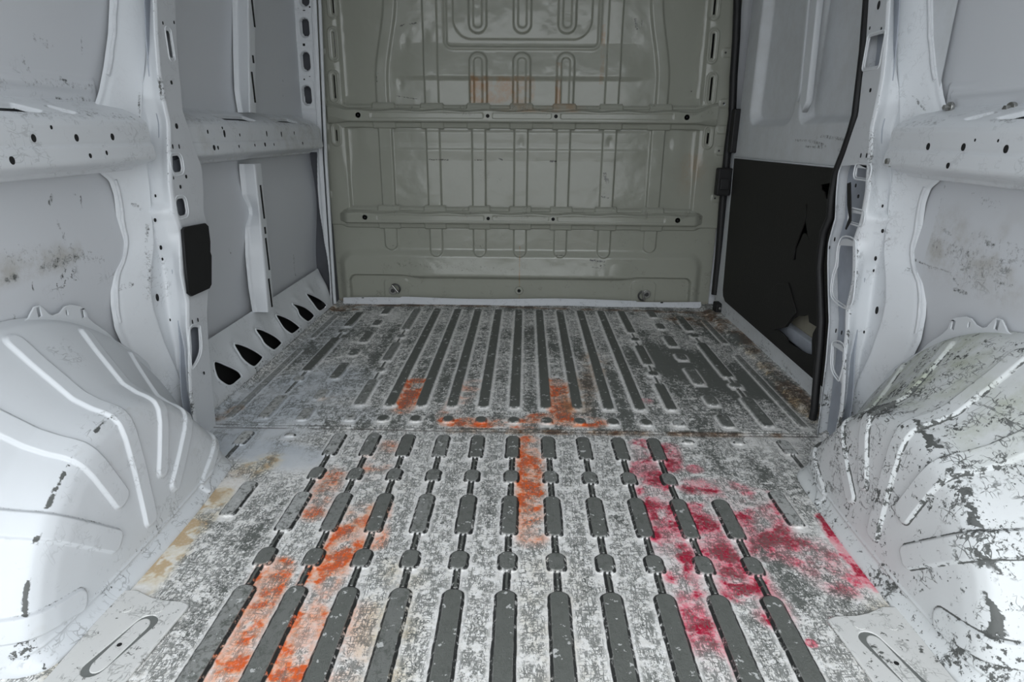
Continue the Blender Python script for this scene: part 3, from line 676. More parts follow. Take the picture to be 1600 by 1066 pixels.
sr = [(1374, 8, .006, .010, .89), (1360, 44, .002, .004, .89), (1378, 45, .002, .004, .89), (1361, 141, .004, .005, .89), (1346, 243, .0022, .006, .89), (1355, 243, .0022, .006, .89), (1338, 290, .003, .005, .89), (1342, 307, .004, .005, .89), (1401, 37, .005, .005, .952),
      (1380, 322, .003, .004, .935), (1380, 361, .005, .005, .935), (1369, 404, .005, .006, .935), (1366, 423, .003, .004, .935), (1371, 485, .006, .010, .938), (1351, 519, .003, .004, .93), (1305, 374, .003, .006, .89), (1297, 387, .002, .005, .89), (1307, 517, .002, .006, .886), (1316, 520, .002, .006, .886)]
pillarR = pillar(1, 'white body pillar beside the black door seal, with large ragged openings', hr, sr)
# black cover plate on the left pillar
cp = [yz(*p, -.882) for p in ((283, 360), (286, 356), (318, 350), (322, 354), (325, 378), (325, 394), (327, 400), (327, 444), (324, 450), (297, 462), (292, 458), (288, 420))]
o = plate('cover_plate', [tuple(p) for p in cp], [], Mside(-.879, -1), .008, M_blackp, bevel=.002)
tag(o, 'black plastic cover plate set in the left body pillar', 'cover plate')
# torn black tape strip on the right pillar
ts = [yz(*p, .885) for p in ((1325, 287), (1330, 285), (1331, 315), (1331, 345), (1323, 359), (1322, 357), (1328, 340), (1325, 320))]
o = plate('tape_strip', [tuple(p) for p in ts], [], Mside(.8835, 1), .002, M_black, bevel=.0004)
tag(o, 'torn black tape strip between two openings of the right pillar', 'tape')
# captive bolts on the right wall
def bolt(px, py, X, r, label, s=1, nut=True):
    y, z = yz(px, py, s*X); root = empty('bolt', (s*X, y, z))
    bm = bmesh.new(); add_cyl(bm, (0, 0, 0), (1, 0, 0), r, .008, 28); from_bm('washer', bm, M_zinc, root, bevel=.0015)
    bm = bmesh.new(); add_cyl(bm, (-s*.008, 0, 0), (1, 0, 0), r*.55, .012, 6 if nut else 20); from_bm('head', bm, M_zinc, root, bevel=.001)
    tag(root, label, 'bolt')
bolt(1393.5, 252, .905, .0135, 'round steel bolt at the joint of right pillar and waist rail')
bolt(1484, 168, .982, .012, 'dull screw clip above the right waist rail, nearer the pillar')
bolt(1580, 170, .982, .013, 'dull screw clip above the right waist rail, farther from the pillar')

# ------------------------------------------------------------------ left forward bay
def stiffener(zlo, zhi, f0, f1, label, xin=.935, taper=None, slits=()):
    """hat rib: bright slope that faces the door, then a narrow flange with slits"""
    zv = np.arange(zlo, zhi, .006)
    a = np.interp(zv, *f0); b = np.interp(zv, *f1)
    nodes = [(a-.004, .992), (a-.001, .984), (a+.004, .978), (b-.003, xin+.002), (b+.003, xin), (b+.05, xin), (b+.056, xin+.004), (b+.06, .99)]
    cnt = [3, 3, 10, 3, 12, 3, 8]; Yr = []; Xr = []
    for i, n in enumerate(cnt):
        for t in np.arange(n)/n:
            Yr.append((nodes[i][0])*(1-t)+nodes[i+1][0]*t); Xr.append(np.full_like(zv, nodes[i][1]*(1-t)+nodes[i+1][1]*t))
    Yr.append(nodes[-1][0]); Xr.append(np.full_like(zv, nodes[-1][1]))
    Y = np.array(Yr); X = np.array(Xr); Zz = np.repeat(zv[None], len(Y), 0)
    o = grid('stiffener_rib', np.stack([-X, Y, Zz], -1), M_white, attrs=dict(wear=.10+.0*Y), flip=True)
    tag(o, label, 'rib', 'upright ribs on the left side panel')
    for (za, zb) in slits:
        yb = float(np.interp((za+zb)/2, *f1))+.028
        box('slit_shade', (-(xin-.001), yb, (za+zb)/2), (.002, .010, zb-za), M_hole, o, bevel=0)
    return o
def cz(pts, X):
    P = np.array([yz(px, py, X) for px, py in pts]); o = np.argsort(P[:, 1]); return P[o, 1], P[o, 0]
f0 = cz([(364, -150), (367, 0), (368, 80), (370, 140), (372, 155), (377, 185)], -.985); f1 = cz([(389, -150), (389, 0), (390, 100), (391, 188)], -.93)
z0 = yz(391, 187, -.93)[1]
stiffener(z0+.024, 1.88, f0, f1, 'upright stiffening rib above the forward waist rail', xin=.93, slits=((1.18, 1.30), (1.06, 1.085), (.93, 1.03)))
f0 = cz([(376, 236), (378, 270), (382, 305), (390, 325), (391, 335), (386, 355), (387, 400), (392, 450), (400, 500)], -.985); f1 = cz([(396, 236), (400, 270), (405, 320), (410, 370), (415, 420), (420, 500)], -.935)
stiffener(.19, .728, f0, f1, 'upright stiffening rib below the forward waist rail, reaching the slotted sill', xin=.935, slits=((.53, .65), (.475, .50), (.34, .46), (.2, .31)))

# slotted sill: sloped pressing with scooped openings
def slotted_sill():
    bot = np.array((.928, .0)); top = np.array((.988, .185)); Ln = np.linalg.norm(top-bot)
    tdir = (top-bot)/Ln; nrm = np.array((-tdir[1], tdir[0]))        # towards cargo (smaller |X|), up
    def onpl(px, py):
        D = FW*CAMP[0] + RT*(px-800) - UP*(py-533); Cc = np.array([CAMP[4], 0, CAMP[5]])
        # plane: (-X, z): ((|X|,z)-bot).nrm = 0
        a = -D[0]*nrm[0] + D[2]*nrm[1]; b = (-Cc[0]-bot[0])*nrm[0] + (Cc[2]-bot[1])*nrm[1]
        P = Cc - D*(b/a); return P[1], (np.array((-P[0], P[2]))-bot)@tdir
    yv = np.arange(1.70, 2.99, .003); sv = np.arange(-.01, Ln+.012, .003)
    Y, S = np.meshgrid(yv, sv, indexing='ij')
    H = [[(290, 665), (400, 700), (490, 745), (520, 790), (500, 820), (430, 870), (370, 850), (310, 790)],
         [(455, 525), (500, 520), (600, 560), (680, 610), (697, 640), (640, 705), (600, 705), (530, 650), (490, 590)],
         [(635, 402), (680, 398), (790, 450), (850, 500), (850, 525), (800, 570), (770, 565), (710, 520), (680, 470)],
         [(805, 282), (840, 280), (930, 320), (1000, 375), (1000, 395), (950, 435), (920, 430), (870, 390), (830, 330)],
         [(940, 189), (970, 187), (1050, 215), (1120, 270), (1120, 300), (1080, 335), (1050, 325), (1000, 280), (980, 230)],
         [(1057, 107), (1090, 105), (1180, 150), (1225, 190), (1222, 215), (1180, 245), (1150, 235), (1110, 180)]]
    d = np.zeros_like(Y); sm = np.full(Y.shape, 1.); rims = []
    for hp in H:
        P = smooth_poly([onpl(280+u/5.33, 440+v/5.33) for u, v in hp], 4)
        sd = polysd(Y, S, P); sm = np.minimum(sm, sd)
        c = np.mean(P, 0); ymax = max(p[0] for p in P); smax = max(p[1] for p in P)
        # hood behind each opening: a rounded bulge on the far side
        bul = np.exp(-(((Y-ymax-.05)/.038)**2+((S-smax*.80)/.05)**2))
        d += .014*bul; rims.append(P)
    d *= sst(sm, .002, .03)
    XX = bot[0]+S*tdir[0]+d*nrm[0]; ZZ = bot[1]+S*tdir[1]+d*nrm[1]
    keep = sm[:-1, :-1] > -.0015
    W = .22+.35*sst(S, .04, .0)+.3*np.exp(-(sm/.012)**2)*sst(fbm(Y, S, 20, 3), .4, .6)
    o = grid('slotted_sill', np.stack([-XX, Y, ZZ], -1), M_white, keep=keep, attrs=dict(wear=np.clip(W, 0, 1), dirt=.3*sst(S, .05, 0)), flip=False)
    tag(o, 'pale sloped sill with six scooped dark openings beside the forward floor', 'sill')
    for P in rims: tube('rolled_lip', [(-(bot[0]+p[1]*tdir[0]), float(p[0]), float(bot[1]+p[1]*tdir[1])) for p in P], .0036, M_white, o, closed=True)
    box('sill_cavity_shade', (-1.02, 2.38, .07), (.02, 1.5, .20), M_void, o, bevel=0); box('sill_cavity_shade', (-.985, 2.38, -.045), (.12, 1.5, .01), M_void, o, bevel=0)
slotted_sill()

# bulkhead post with oval openings (left)
def front_post(s):
    Yp = 3.00
    a = lambda px, py: xz(px, py, Yp)
    xs_ = np.arange(-1.0, -.893, .0022); zs = np.arange(0, 1.9, .0035)
    Xp, Zp = np.meshgrid(xs_, zs, indexing='ij')
    xr = np.interp(zs, [a(520, 470)[1], a(505, 250)[1], a(497, 0)[1]], [a(519, 470)[0], a(505, 250)[0], a(495, 0)[0]])
    Xp = -1.0+(Xp+1.0)*((xr+1.0)/(-.893+1.0))[None]
    d = np.zeros_like(Xp); hm_ = np.full(Xp.shape, 1.)
    for (px, py, w, hh) in ((475, 0, 9, 8), (475.5, 43, 9, 16), (477, 96, 9, 16), (479, 149, 9, 16)):
        c = a(px, py); e = a(px+w, py+hh); r = abs(e[0]-c[0])
        hm_ = np.minimum(hm_, capsule(Xp, Zp, (c[0], c[1]-(abs(e[1]-c[1])-r)), (c[0], c[1]+(abs(e[1]-c[1])-r)), r))
        f = rrect(Xp, Zp, c[0], c[1], .040, abs(e[1]-c[1])+.016, .006); d += .003*np.exp(-(f/.003)**2)
    d -= .02*sst(hm_, .001, -.006)
    low = sst(Zp, .745, .735); edgeX = -.955+.01*np.sin(Zp*9)
    d -= .20*low*sst(Xp, edgeX+.004, edgeX-.004)
    d += .006*np.exp(-((Xp-xr[None]+.018)/.004)**2)
    keep = (hm_[:-1, :-1] > -.0055) & ~((Zp[:-1, :-1] < .74) & (Xp[:-1, :-1] < edgeX[:-1, :-1]-.004))
    o = grid('bulkhead_post', np.stack([Xp, Yp-d, Zp], -1), M_white, keep=keep, attrs=dict(wear=.17+0*Xp), flip=False)
    tag(o, 'slim white post with a column of oval openings, left of the bulkhead', 'post')
    for (px, py) in ((475, 15), (475, 70), (475.5, 124), (468, 155), (484, 11), (484, 119), (466, 14)):
        c = a(px, py); box('square_hole_shade', (c[0], Yp-.0005, c[1]), (.010 if px == 475 else .006, .002, .010 if px == 475 else .006), M_hole, o, bevel=0)
    c = a(494, 226); box('black_clip', (c[0], Yp-.004, c[1]), (.026, .004, .008), M_black, o, bevel=0)
    # return flange to the bulkhead
    tube('edge_fold', [(float(np.interp(z, zs, xr))+.006, Yp+.02, float(z)) for z in np.arange(.0, 1.9, .05)], .008, M_white, o)
    return o
front_post(-1)
box('trim_1', (-.975, 3.075, .95), (.09, .04, 1.9), M_webd, bevel=.002)['kind'] = 'structure'

# ------------------------------------------------------------------ bulkhead
def bulkhead():
    xg = np.arange(-.965, .9651, .0028); zg = np.arange(-.01, 1.9, .0030)
    X, Zz = np.meshgrid(xg, zg, indexing='ij'); d = np.zeros_like(X)          # d > 0: towards the camera
    aX = np.abs(X)
    def ribd(c, w, z0, z1, H=.009, rt=True, rb=True, sl=.008):
        hw = w/2
        sd = rrect(X, Zz, c, (z0+z1)/2, hw, (z1-z0)/2, hw*.95)
        return H*sst(sd, sl*.45, -sl*.55)
    body = np.zeros_like(X)
    xc = np.array([0, .2, -.2, .4165, -.4165, .643, -.643])
    for c in xc:
        body = np.maximum(body, ribd(c, .064, .43, .95, .014))
        bot = .275 if abs(c) > .6 else .248
        body = np.maximum(body, ribd(c, .062, bot, .45, .013))
    for s in (-1, 1):
        body = np.maximum(body, ribd(s*.4165, .064, .90, 1.96, .014))
        # curved outer rib above the upper rail
        cx = s*(.648-.055*sst(Zz, 1.05, 1.42)); body = np.maximum(body, .012*sst(np.abs(X-cx), .034, .020)*(Zz > .9))
    d += body
    for c in (-.2, 0, .2):
        for (z0, z1, H) in ((.90, 1.182, .014), (1.26, 1.95, .013)):
            d = np.maximum(d, ribd(c, .080, z0, z1, H, sl=.010))
            sd = rrect(X, Zz, c, (z0+z1)/2, .020, (z1-z0)/2-.022, .018); d -= .0085*sst(sd, .004, -.006)
    # framed panel at the top
    sd = rrect(X, Zz, 0, 1.50, .347, .30, .03); d += .006*np.exp(-(sd/.007)**2); d -= .004*sst(sd, 0, -.01)
    sd = rrect(X, Zz, 0, 1.535, .313, .30, .085); d += .009*sst(sd, .003, -.006)
    # gentle horizontal swage that catches the light
    gate = sst(aX, .70, .52)
    for zc in (.842, .761): d += .0036*(sst(Zz, zc+.009, zc-.009)*(Zz < zc+.01)-np.clip((zc-.009-Zz)/.045, 0, 1))*gate
    d += (.013*np.clip((1.22-Zz)/.135, 0, 1)*sst(Zz, 1.06, 1.085))*sst(aX, .60, .46)
    # hollow beside the outer column
    d -= .010*np.exp(-((aX-.80)/.045)**2)*sst(Zz, .55, .75)*sst(np.abs(Zz-.92), .03, .08)
    col = sst(aX, .822, .838); d += .014*col*(Zz > .40)
    slm = np.full(X.shape, 1.)
    for (z0, z1, xm) in ((1.335, 1.60, .848), (1.158, 1.263, .856), (.98, 1.084, .868), (.79, .856, .876)):
        s2 = capsule(aX, Zz, (xm, z0+.004), (xm+(.0 if z1 > 1.1 else 0), z1-.004), .0052); slm = np.minimum(slm, s2)
        s3 = capsule(aX, Zz, (xm, z0+.004), (xm, z1-.004), .020); d += .005*np.exp(-(s3/.004)**2)
    d -= .012*sst(slm, .001, -.003)
    # side tabs
    for (x_, z_) in ((.914, 1.184), (.928, .971), (.927, .857), (.931, .763), (.936, .544)):
        s3 = rrect(aX, Zz, x_+.01, z_, .026, .020, .014); d += .004*sst(s3, .002, -.004)
    # lower boxed toe
    # upper bulge edge and the recessed band below it
    band = rrect(X, Zz, 0, .00, .874, .146+.0, .035)
    mid = sst(aX, .60, .50)
    d += .020*sst(rrect(X, Zz, 0, -.03, .900, .295, .07), .020, -.025)
    roll = .009*np.clip((.262-Zz)/.105, 0, 1)**1.6*sst(Zz, .138, .150)*mid
    d += roll
    d -= .030*sst(rrect(X, Zz, 0, -.03, .862, .176-.012*mid, .03), .005, -.005)
    for s in (-1, 1):
        s3 = rrect(X, Zz, s*.632, .06, .062, .062, .02); d += .005*sst(s3, .003, -.004)
    for (x_, z_, rr) in ((-.44, 1.24, .02), (-.56, 1.05, .012), (.70, .79, .02), (.0, .79, .015), (-.53, 1.22, .014), (.42, .80, .012)): d -= .004*np.exp(-(((X-x_)/rr)**2+((Zz-z_)/(rr*1.6))**2))
    d += (fbm(X, Zz, 5, 61)-.5)*.006 + (fbm(X, Zz, 18, 67)-.5)*.0012
    keep = slm[:-1, :-1] > -.003
    nz = fbm(X, Zz, 18, 71)
    W = .12 + .16*sst(nz, .5, .62)*sst(Zz, .6, .1)
    for (x_, z_, r, v) in ((.41, .21, .05, .55), (.41, .60, .035, .5), (.42, .56, .03, .4), (.41, .18, .03, .4), (-.66, 1.09, .012, .5), (-.5, 1.27, .02, .4), (.49, 1.28, .03, .35), (.75, .62, .05, .25), (-.47, .64, .02, .45), (-.15, .64, .12, .28)):
        W = np.maximum(W, v*np.exp(-(((X-x_)/r)**2+((Zz-z_)/(r*.5))**2))+.0)
    D = .9*sst(rrect(X, Zz, -.09, 1.025, .15, .06, .02), .01, -.01)*sst(Zz, 1.09, 1.075) + .8*sst(np.abs(X-.168), .016, .01)*(Zz > .96)*(Zz < 1.14) + .7*sst(np.abs(X-.365+.0), .012, .006)*(Zz > 1.05)*(Zz < 1.3)+.5*sst(np.abs(X+.225), .012, .006)*(Zz > .96)*(Zz < 1.1)
    D = np.maximum(D, .8*sst(np.abs(X-.0), .004, .002)*(Zz < .30)*(Zz > .02)); D = np.maximum(D, .45*np.exp(-(((X-.82)/.05)**2+((Zz-.68)/.1)**2)))
    Rm = .6*sst(Zz, .03, .0)
    Bm = marks(X, Zz, [([(671, 249), (700, 250)], .006, .5), ([(742, 250), (755, 250)], .005, .5), ([(780, 248), (785, 250)], .006, .55), ([(860, 252), (868, 252)], .007, .6), ([(944, 272), (949, 285)], .016, .42), ([(940, 307), (950, 309)], .009, .42),
        ([(922, 405), (943, 408)], .010, .45), ([(925, 416), (938, 418)], .006, .4), ([(868, 398), (880, 398)], .003, .6), ([(625, 41), (632, 38)], .006, .45), ([(641, 38), (650, 36)], .007, .42), ([(993, 30), (995, 45)], .010, .42), ([(1003, 32), (1003, 46)], .006, .42),
        ([(622, 410), (720, 418), (800, 420)], .030, .20), ([(620, 150), (652, 155)], .003, .5), ([(1081, 143)], .006, .5), ([(589, 118), (590, 128)], .004, .5), ([(741, 380), (758, 386)], .02, .22), ([(615, 384), (622, 386)], .01, .3)], xz)
    o = grid('wall_front', np.stack([X, YB-d, Zz], -1), M_green, keep=keep, attrs=dict(wear=np.clip(W, 0, 1), dirt=np.clip(D, 0, 1), rust=Rm, bare_shade=Bm), flip=False)
    tag(o, kind='structure')
    box('cab_side_cavity_shade', (0, YB+.10, .95), (2.16, .01, 2.0), M_void, o, bevel=0)
    # white toe strip at the floor joint
    xx = np.arange(-.90, .93, .01); prof = [(-.006, .034), (-.012, .030), (-.018, .012), (-.030, .002)]
    zoff = .004*np.sin(xx*7)-.004*(np.abs(xx) > .6)
    P = np.array([[(x, YB-.016+a_+(-.004 if abs(x) > .6 else 0), b_+z_) for (a_, b_) in prof] for x, z_ in zip(xx, zoff)])
    t = grid('toe_strip', P, M_wskin, o, attrs=dict(wear=.30+0*P[..., 0]), flip=True)
    tag(t, 'white sealed strip at the foot of the bulkhead')
    for (px, py, w) in ((567, 466, .012), (585, 467, .02), (1034, 473, .014)):
        c = xz(px, py, YB-.03); box('seam_gap_shade', (c[0], YB-.030, c[1]), (w, .004, .006), M_hole, o, bevel=.001)
    c = xz(811, 454); bm = bmesh.new(); add_cyl(bm, (c[0], YB-.002, c[1]), (0, 1, 0), .020, .008, 28); from_bm('locating_boss', bm, M_green, o, bevel=.002)
    bm = bmesh.new(); add_cyl(bm, (c[0], YB-.0068, c[1]), (0, 1, 0), .0085, .001, 20); from_bm('boss_hole_shade', bm, M_hole, o)
    return o
bh = bulkhead()

def cross_rail(zc, hh, x_end, label, upper):
    root = empty('cross_rail', (0, YB, zc))
    # front face profile (z, protrusion)
    prof = [(hh+.020, .006), (hh+.012, .014), (hh+.002, .018), (hh-.004, .026), (hh-.012, .040), (hh-.018, .0445), (hh*.42, .046), (hh*.36, .0435), (-hh*.50, .0435), (-hh*.56, .046), (-hh+.004, .0455), (-hh+.000, .042), (-hh-.004, .020), (-hh-.012, .016), (-hh-.024, .012), (-hh-.028, .004)]
    pr = np.array(prof); sg = np.r_[0, np.cumsum(np.hypot(*np.diff(pr, axis=0).T))]; S = np.linspace(0, sg[-1], 70)
    z0 = np.interp(S, sg, pr[:, 0]); p0 = np.interp(S, sg, pr[:, 1])
    xx = np.arange(-x_end, x_end+.001, .0035)
    Xr, _ = np.meshgrid(xx, z0, indexing='ij'); Zr = np.repeat(z0[None], len(xx), 0); Pr = np.repeat(p0[None], len(xx), 0)
    # flat field outside the stamped beads on the face
    inface = (np.abs(Zr) < hh*.60)
    beads = np.full(Xr.shape, 1.)
    for (a, b) in ((-.70, -.175), (-.135, .14), (.18, .70)): beads = np.minimum(beads, rrect(Xr, Zr, (a+b)/2, -.002, (b-a)/2, hh*.45, hh*.3))
    Pr = np.where(inface, .046-.003*sst(beads, .001, -.003), Pr)
    # castellated top and bottom flange over the ribs
    rc = np.array([0, .2, -.2, .4165, -.4165, .643, -.643]); dist = np.min(np.abs(Xr[..., None]-rc), -1)
    on = sst(dist, .056, .050)
    fl_ = (Zr > hh-.002) | (Zr < -hh-.002)
    Pr = Pr + fl_*(.008*on)
    Zr = Zr + np.where(Zr > hh+.001, -.000+.004*on-.004*(1-on), 0) + np.where(Zr < -hh-.006, -.003*on, 0) + np.where((Zr > hh-.02) & (Zr < hh-.003), .003*np.sin(Xr*30), 0)
    tw = sst(np.abs(Xr), x_end-.045, x_end)
    if upper:
        tw2 = sst(np.abs(Xr), .80, .90); Zr = Zr*(1+.25*tw2) + .022*tw2*(Zr > -hh); Pr = Pr*(1-.35*tw2)
    else: Pr = Pr*(1-.8*sst(np.abs(Xr), x_end-.06, x_end)); Zr = Zr*(1-.25*sst(np.abs(Xr), x_end-.05, x_end))
    Y = YB-Pr-.001
    W = .16+.2*sst(fbm(Xr, Zr, 20, 5), .5, .62)*(Zr > 0)
    g = grid('beam', np.stack([Xr, Y, zc+Zr-.0], -1), M_green, None, attrs=dict(wear=W, dirt=.55*sst(np.abs(Xr-.1), .22, .12)*(Zr > hh*.5) if upper else 0*W), flip=True)
    g.parent = root; g.location = (0, -YB, -zc)
    for (x_, r) in (((-.155), .0085), (.16, .0085), (-.757, .0055), (.761, .0055)):
        bm = bmesh.new(); add_cyl(bm, (x_, -.0472, -.003), (0, 1, 0), r, .0012, 20); from_bm('bolt_hole', bm, M_hole, root)
    for x_ in (-.757, .761):
        bm = bmesh.new(); add_cyl(bm, (x_, -.046, -.003), (0, 1, 0), .013, .002, 20); from_bm('hole_boss', bm, M_green, root, bevel=.0008)
    tag(root, label, 'rail', 'cross rails on the bulkhead')
cross_rail(.912, .030, .905, 'upper green-grey cross rail spanning the bulkhead at waist height', True)
cross_rail(.443, .030, .900, 'lower green-grey cross rail spanning the bulkhead', False)

# screws down the bulkhead edges
for s in (-1, 1):
    nm = 'left' if s < 0 else 'right'
    for (x_, z_, lab, bright) in ((.914, 1.184, 'topmost', 0), (.930, .971, 'bright one above the upper rail', 1), (.931, .763, 'below the upper rail', 0), (.936, .544, 'above the lower rail', 0)):
        root = empty('edge_screw', (s*x_, YB-.012, z_))
        bm = bmesh.new(); add_cyl(bm, (0, -.003, 0), (0, 1, 0), .010, .004, 24); from_bm('washer', bm, M_seal if bright else M_zinc, root, bevel=.001)
        bm = bmesh.new(); add_cyl(bm, (0, -.006, 0), (0, 1, 0), .005, .005, 6); from_bm('screw_head', bm, M_dsteel, root, bevel=.0006)
        tag(root, 'small screw on the %s bulkhead edge, %s' % (nm, lab), 'screw', 'screws along the bulkhead edges')
# tie-down rings
def tie_ring(px, py, ang, label):
    c = xz(px, py, YB-.01); root = empty('tie_down_ring', (c[0], YB-.008, c[1]))
    bm = bmesh.new(); add_cyl(bm, (0, -.002, 0), (0, 1, 0), .021, .006, 32); from_bm('base_washer', bm, M_zinc, root, bevel=.0015)
    bm = bmesh.new(); add_cyl(bm, (0, -.007, 0), (0, 1, 0), .011, .008, 6); from_bm('bolt_head', bm, M_dsteel, root, bevel=.001)
    ca, sa = math.cos(ang), math.sin(ang); pts = []
    rr = .024
    for t in np.linspace(-math.pi/2, math.pi/2, 17):
        u = .018+rr*math.cos(t); v = rr*math.sin(t); pts.append((u*ca-v*sa, -.013, u*sa+v*ca))
    tube('ring', pts, .0042, M_dsteel, root)
    e0, e1 = pts[0], pts[-1]; tube('hinge_bar', [e0, e1], .0052, M_zinc, root)
    tag(root, label, 'tie-down ring', 'tie-down rings at the foot of the bulkhead')
tie_ring(614, 454, math.radians(38), 'hinged steel tie-down ring at the bulkhead foot, swung up to the right')
tie_ring(1010, 460, math.radians(197), 'hinged steel tie-down ring at the bulkhead foot, swung down to the left')

# ------------------------------------------------------------------ sliding door (right, forward)
XD = .985
def sliding_door():
    root = empty('door_1', (XD, 2.3, 0)); tag(root, kind='structure')
    yv = np.arange(1.58, 3.07, .005); zv = np.arange(-.02, 1.9, .005); Y, Zz = np.meshgrid(yv, zv, indexing='ij')
    pc = [yz(*p, XD) for p in ((1147, 246), (1318, 264), (1128, 466), (1283, 605))]
    ztop = pc[0][1]; zbot = .5*(pc[2][1]+pc[3][1]); yl = pc[2][0]
    d = np.zeros_like(Y)
    up1 = rrect(Y, Zz, (yz(1184, 100, XD)[0]+yz(1246, 100, XD)[0])/2, 1.33, abs(yz(1184, 100, XD)[0]-yz(1246, 100, XD)[0])/2, 1.33-yz(1200, 186, XD)[1], .05)
    up2 = rrect(Y, Zz, (yz(1264, 100, XD)[0]+yz(1370, 100, XD)[0])/2, 1.33, abs(yz(1264, 100, XD)[0]-yz(1370, 100, XD)[0])/2, 1.33-yz(1290, 180, XD)[1], .03)
    rec = np.minimum(up1, up2); d -= .040*sst(rec, .030, -.004)
    d += .012*np.exp(-((Zz-.80)/.03)**2)*0
    yf = yz(1165, 100, XD)[0]
    d -= .03*sst(Y, yf+.0, yf+.03)*(Zz > .80)
    # lower opening behind the lining
    lo = polysd(Y, Zz, [(pc[0][0]-.012, pc[0][1]-.012), (1.45, pc[1][1]-.012), (1.45, zbot+.012), (yl-.02, zbot+.012)])
    d += .006*np.exp(-((lo+.0)/.006)**2)
    keep = lo[:-1, :-1] > -.03
    nz = fbm(Y, Zz, 14, 91)
    W = .10+.30*np.exp(-((Zz-.80)/.04)**2)*sst(nz, .42, .6)*(Y < 2.2)+.34*sst(Zz, .09, .05)*sst(nz, .4, .6)
    Bm = marks(Y, Zz, [([(1243, 219), (1270, 221), (1290, 228)], .010, .36), ([(1283, 213), (1310, 216), (1322, 221)], .010, .36), ([(1258, 229), (1286, 231)], .006, .38), ([(1170, 530), (1200, 550)], .010, .34), ([(1225, 570), (1250, 600)], .012, .32), ([(1150, 500), (1170, 520)], .008, .3)], lambda a, b: yz(a, b, XD))
    grid('inner_frame', np.stack([XD-d, Y, Zz], -1), M_white, root, keep=keep, attrs=dict(bare_shade=Bm, wear=np.clip(W, 0, 1), dirt=.15+0*Y), flip=False)
    # vertical stiffener strips between the upper fields
    for (pa, pb, xo, w) in ((1250, 1248, .012, .012), (1267, 1262, .022, .045)):
        za, zb = yz(pa, 60, XD)[1], 1.88; zl = yz(pb, 150 if w < .03 else 172, XD-.01)[1]
        ya = yz(pa, 0, XD)[0]; yb = yz(pb, 160, XD)[0]
        pts = [(ya-w/2, 1.88), (ya+w/2, 1.88), (yb+w/2+.0, zl+.03), (yb, zl), (yb-w/2, zl+.03)]
        plate('stiffener', pts, [], Mside(XD+.006-xo/2, 1), xo, M_white, root, bevel=.004)
    # hardboard lining with its torn openings
    T = lambda L: [tuple(yz(1140+u/4.44, 420+v/4.44, XD-.012)) for u, v in L]
    hole = T([(310, 425), (400, 402), (440, 350), (475, 328), (520, 326), (550, 318), (556, 370), (608, 402), (582, 450), (575, 500), (576, 600), (540, 590), (500, 570), (460, 545), (410, 512), (402, 480), (350, 430)])
    slit = [tuple(yz(1200+u/4, 266+v/4, XD-.012)) for u, v in [(252, 205), (246, 260), (240, 330), (252, 400), (264, 440), (238, 395), (222, 400), (180, 500), (178, 560), (160, 565), (172, 480), (205, 390), (225, 340), (238, 280), (240, 215)]]
    sp = [tuple(yz(1200+u/4, 266+v/4, XD-.012)) for u, v in [(335, 90), (370, 82), (410, 75), (432, 100), (432, 160), (400, 185), (366, 180), (358, 140), (335, 120)]]
    y_r = 1.69
    cl = lambda px, py: tuple(yz(px, py, XD-.012))
    tl, tr, bl, br = cl(1148, 248), cl(1318, 265), cl(1129, 463), cl(1283, 602)
    out = [tl, (y_r, tl[1]+(tr[1]-tl[1])*(y_r-tl[0])/(tr[0]-tl[0])), (y_r, br[1]), (br[0], br[1]), (bl[0]-.05, bl[1]-.012+(0)), (bl[0]-.012, bl[1]+.005), (bl[0], bl[1]+.03)]
    plate('lining_panel', out, [hole, slit, sp], Mside(XD-.012, 1), .005, M_lining, root, bevel=.0008)['label'] = 'black hardboard lining with torn openings'
    flap = T([(235, 235), (300, 150), (345, 105), (420, 98), (445, 190), (475, 300), (440, 350), (400, 405), (315, 420), (318, 360), (325, 330), (300, 270)])
    M_ = Mside(XD-.018, 1) @ Matrix.Identity(4)
    f_ = plate('torn_flap', flap, [], M_, .004, M_lining, root, bevel=.0008); f_['label'] = 'folded torn flap of the lining'
    # what shows through the tear: sound pad and a pressed beam on the outer skin
    g = [cl(1230, 480), cl(1290, 480), cl(1290, 560), cl(1220, 560)]
    yb0, yb1 = 1.5, 2.5
    box('sound_pad', (XD+.045, 2.0, .27), (.006, .7, .22), M_foam, root, bevel=.001)
    box('inner_beam', (XD+.028, 2.0, .145), (.03, 1.3, .05), M_web, root, bevel=.006)
    box('inner_ledge', (XD+.02, 2.0, .085), (.05, 1.3, .012), M_wskin, root, bevel=.002)
    box('outer_panel_shade', (XD+.065, 2.3, .5), (.008, 1.6, 1.2), M_void, root, bevel=0)
    # white edge bead round the lining
    bead = [(XD-.008, p[0], p[1]) for p in [(y_r, out[1][1]+.004), (tl[0]+.006, tl[1]+.005), (bl[0]+.005, bl[1]+.03), (bl[0]-.006, bl[1]+.002), (bl[0]-.05, bl[1]-.017), (br[0], br[1]-.006), (y_r, br[1]-.006)]]
    tube('lining_edge', bead, .0035, M_white, root)
    settle(root); return root
door = sliding_door()
# right skin behind the door must not cut through: open it there
# door seal along the right pillar
seal = [(1362, -60), (1359, 0), (1353, 80), (1347, 130), (1341, 180), (1334, 205), (1322, 240), (1310, 270), (1303, 310), (1301, 340), (1291, 362), (1287, 390), (1284, 420), (1287, 500), (1285, 540), (1280, 590), (1276, 640), (1273, 655)]
pts = [(.905, *yz(x-3.5, y, .905)) for x, y in seal]; pts = [(a, b, c) for a, b, c in pts if c > .012]
o = tube('door_seal', pts, .0115, M_black); tag(o, 'black rubber door seal running down beside the right body pillar', 'seal')
tube('seal_lip', [(a-.007, b-.004, c) for a, b, c in pts], .004, M_blackp, o)
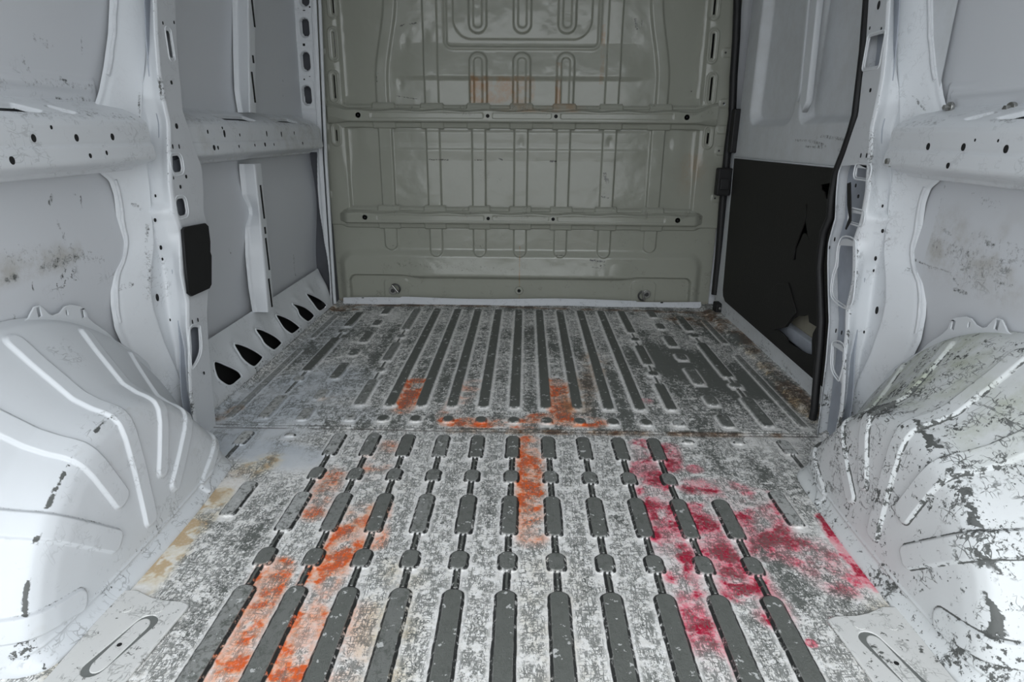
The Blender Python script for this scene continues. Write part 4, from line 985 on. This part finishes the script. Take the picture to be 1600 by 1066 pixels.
# black edge trim, runner blocks at the bulkhead side of the door opening
e1 = [(1148, -60), (1148, 0), (1146, 60), (1142, 120), (1140, 180), (1134, 225), (1130, 262), (1124, 330), (1119, 400), (1113, 460), (1110, 490)]
pts = [xz(x, y, 3.055) for x, y in e1]
o = tube('edge_trim', [(p[0]+.012, 3.055, p[1]) for p in pts if p[1] > .005], .017, M_black); tag(o, 'thick black rubber trim down the bulkhead edge of the door opening', 'trim')
c = xz(1149, 205, 3.02); o = box('door_buffer', (c[0]+.002, 3.02, c[1]), (.045, .05, .19), M_blackp, bevel=.006); tag(o, 'tall black plastic buffer beside the right end of the upper cross rail', 'buffer')
c = xz(1130, 284, 3.02); root = empty('catch_block', (c[0], 3.02, c[1])); box('body', (0, 0, 0), (.065, .05, .125), M_blackp, root, bevel=.006); box('raised_pad', (0, -.028, -.01), (.04, .01, .05), M_black, root, bevel=.003)
tag(root, 'black ribbed catch block above the right end of the lower cross rail', 'catch')
c = xz(1119, 488, 2.97); root = empty('floor_bracket', (c[0]+.01, 2.97, c[1]+.01)); box('body', (0, 0, 0), (.045, .06, .08), M_blackp, root, bevel=.006)
for k in (-1, 1):
    bm = bmesh.new(); add_cyl(bm, (-.004, -.032, k*.018), (0, 1, 0), .006, .006, 12); from_bm('screw_head', bm, M_zinc, root, bevel=.001)
tag(root, 'small black bracket with two screws in the corner at the foot of the edge trim', 'bracket')

for s in (-1, 1):
    o = box('body_side_shade', (s*1.075, (YB+REAR)/2+.05, .93), (.012, YB-REAR+.2, 1.98), M_void, skinL if s < 0 else skinR, bevel=0)
o = box('trim_2', (1.02, 3.13, .95), (.10, .05, 1.94), M_wskin, bevel=0); o['kind'] = 'structure'
o = box('underfloor_shade', (0, 1.5, -.06), (2.16, 3.3, .01), M_void, bevel=0); o['kind'] = 'structure'
# ------------------------------------------------------------------ roof and closing surfaces
o = box('ceiling', (0, (YB+REAR)/2, 1.905), (2.0, YB-REAR, .02), M_wskin, bevel=0); tag(o, kind='structure')
o = box('ground', (0, REAR-3.2, -.75), (12, 6.2, .02), plain('outdoor_paving', (.32, .31, .30), .9, nz=.2, sc=6), bevel=0); tag(o, kind='structure')
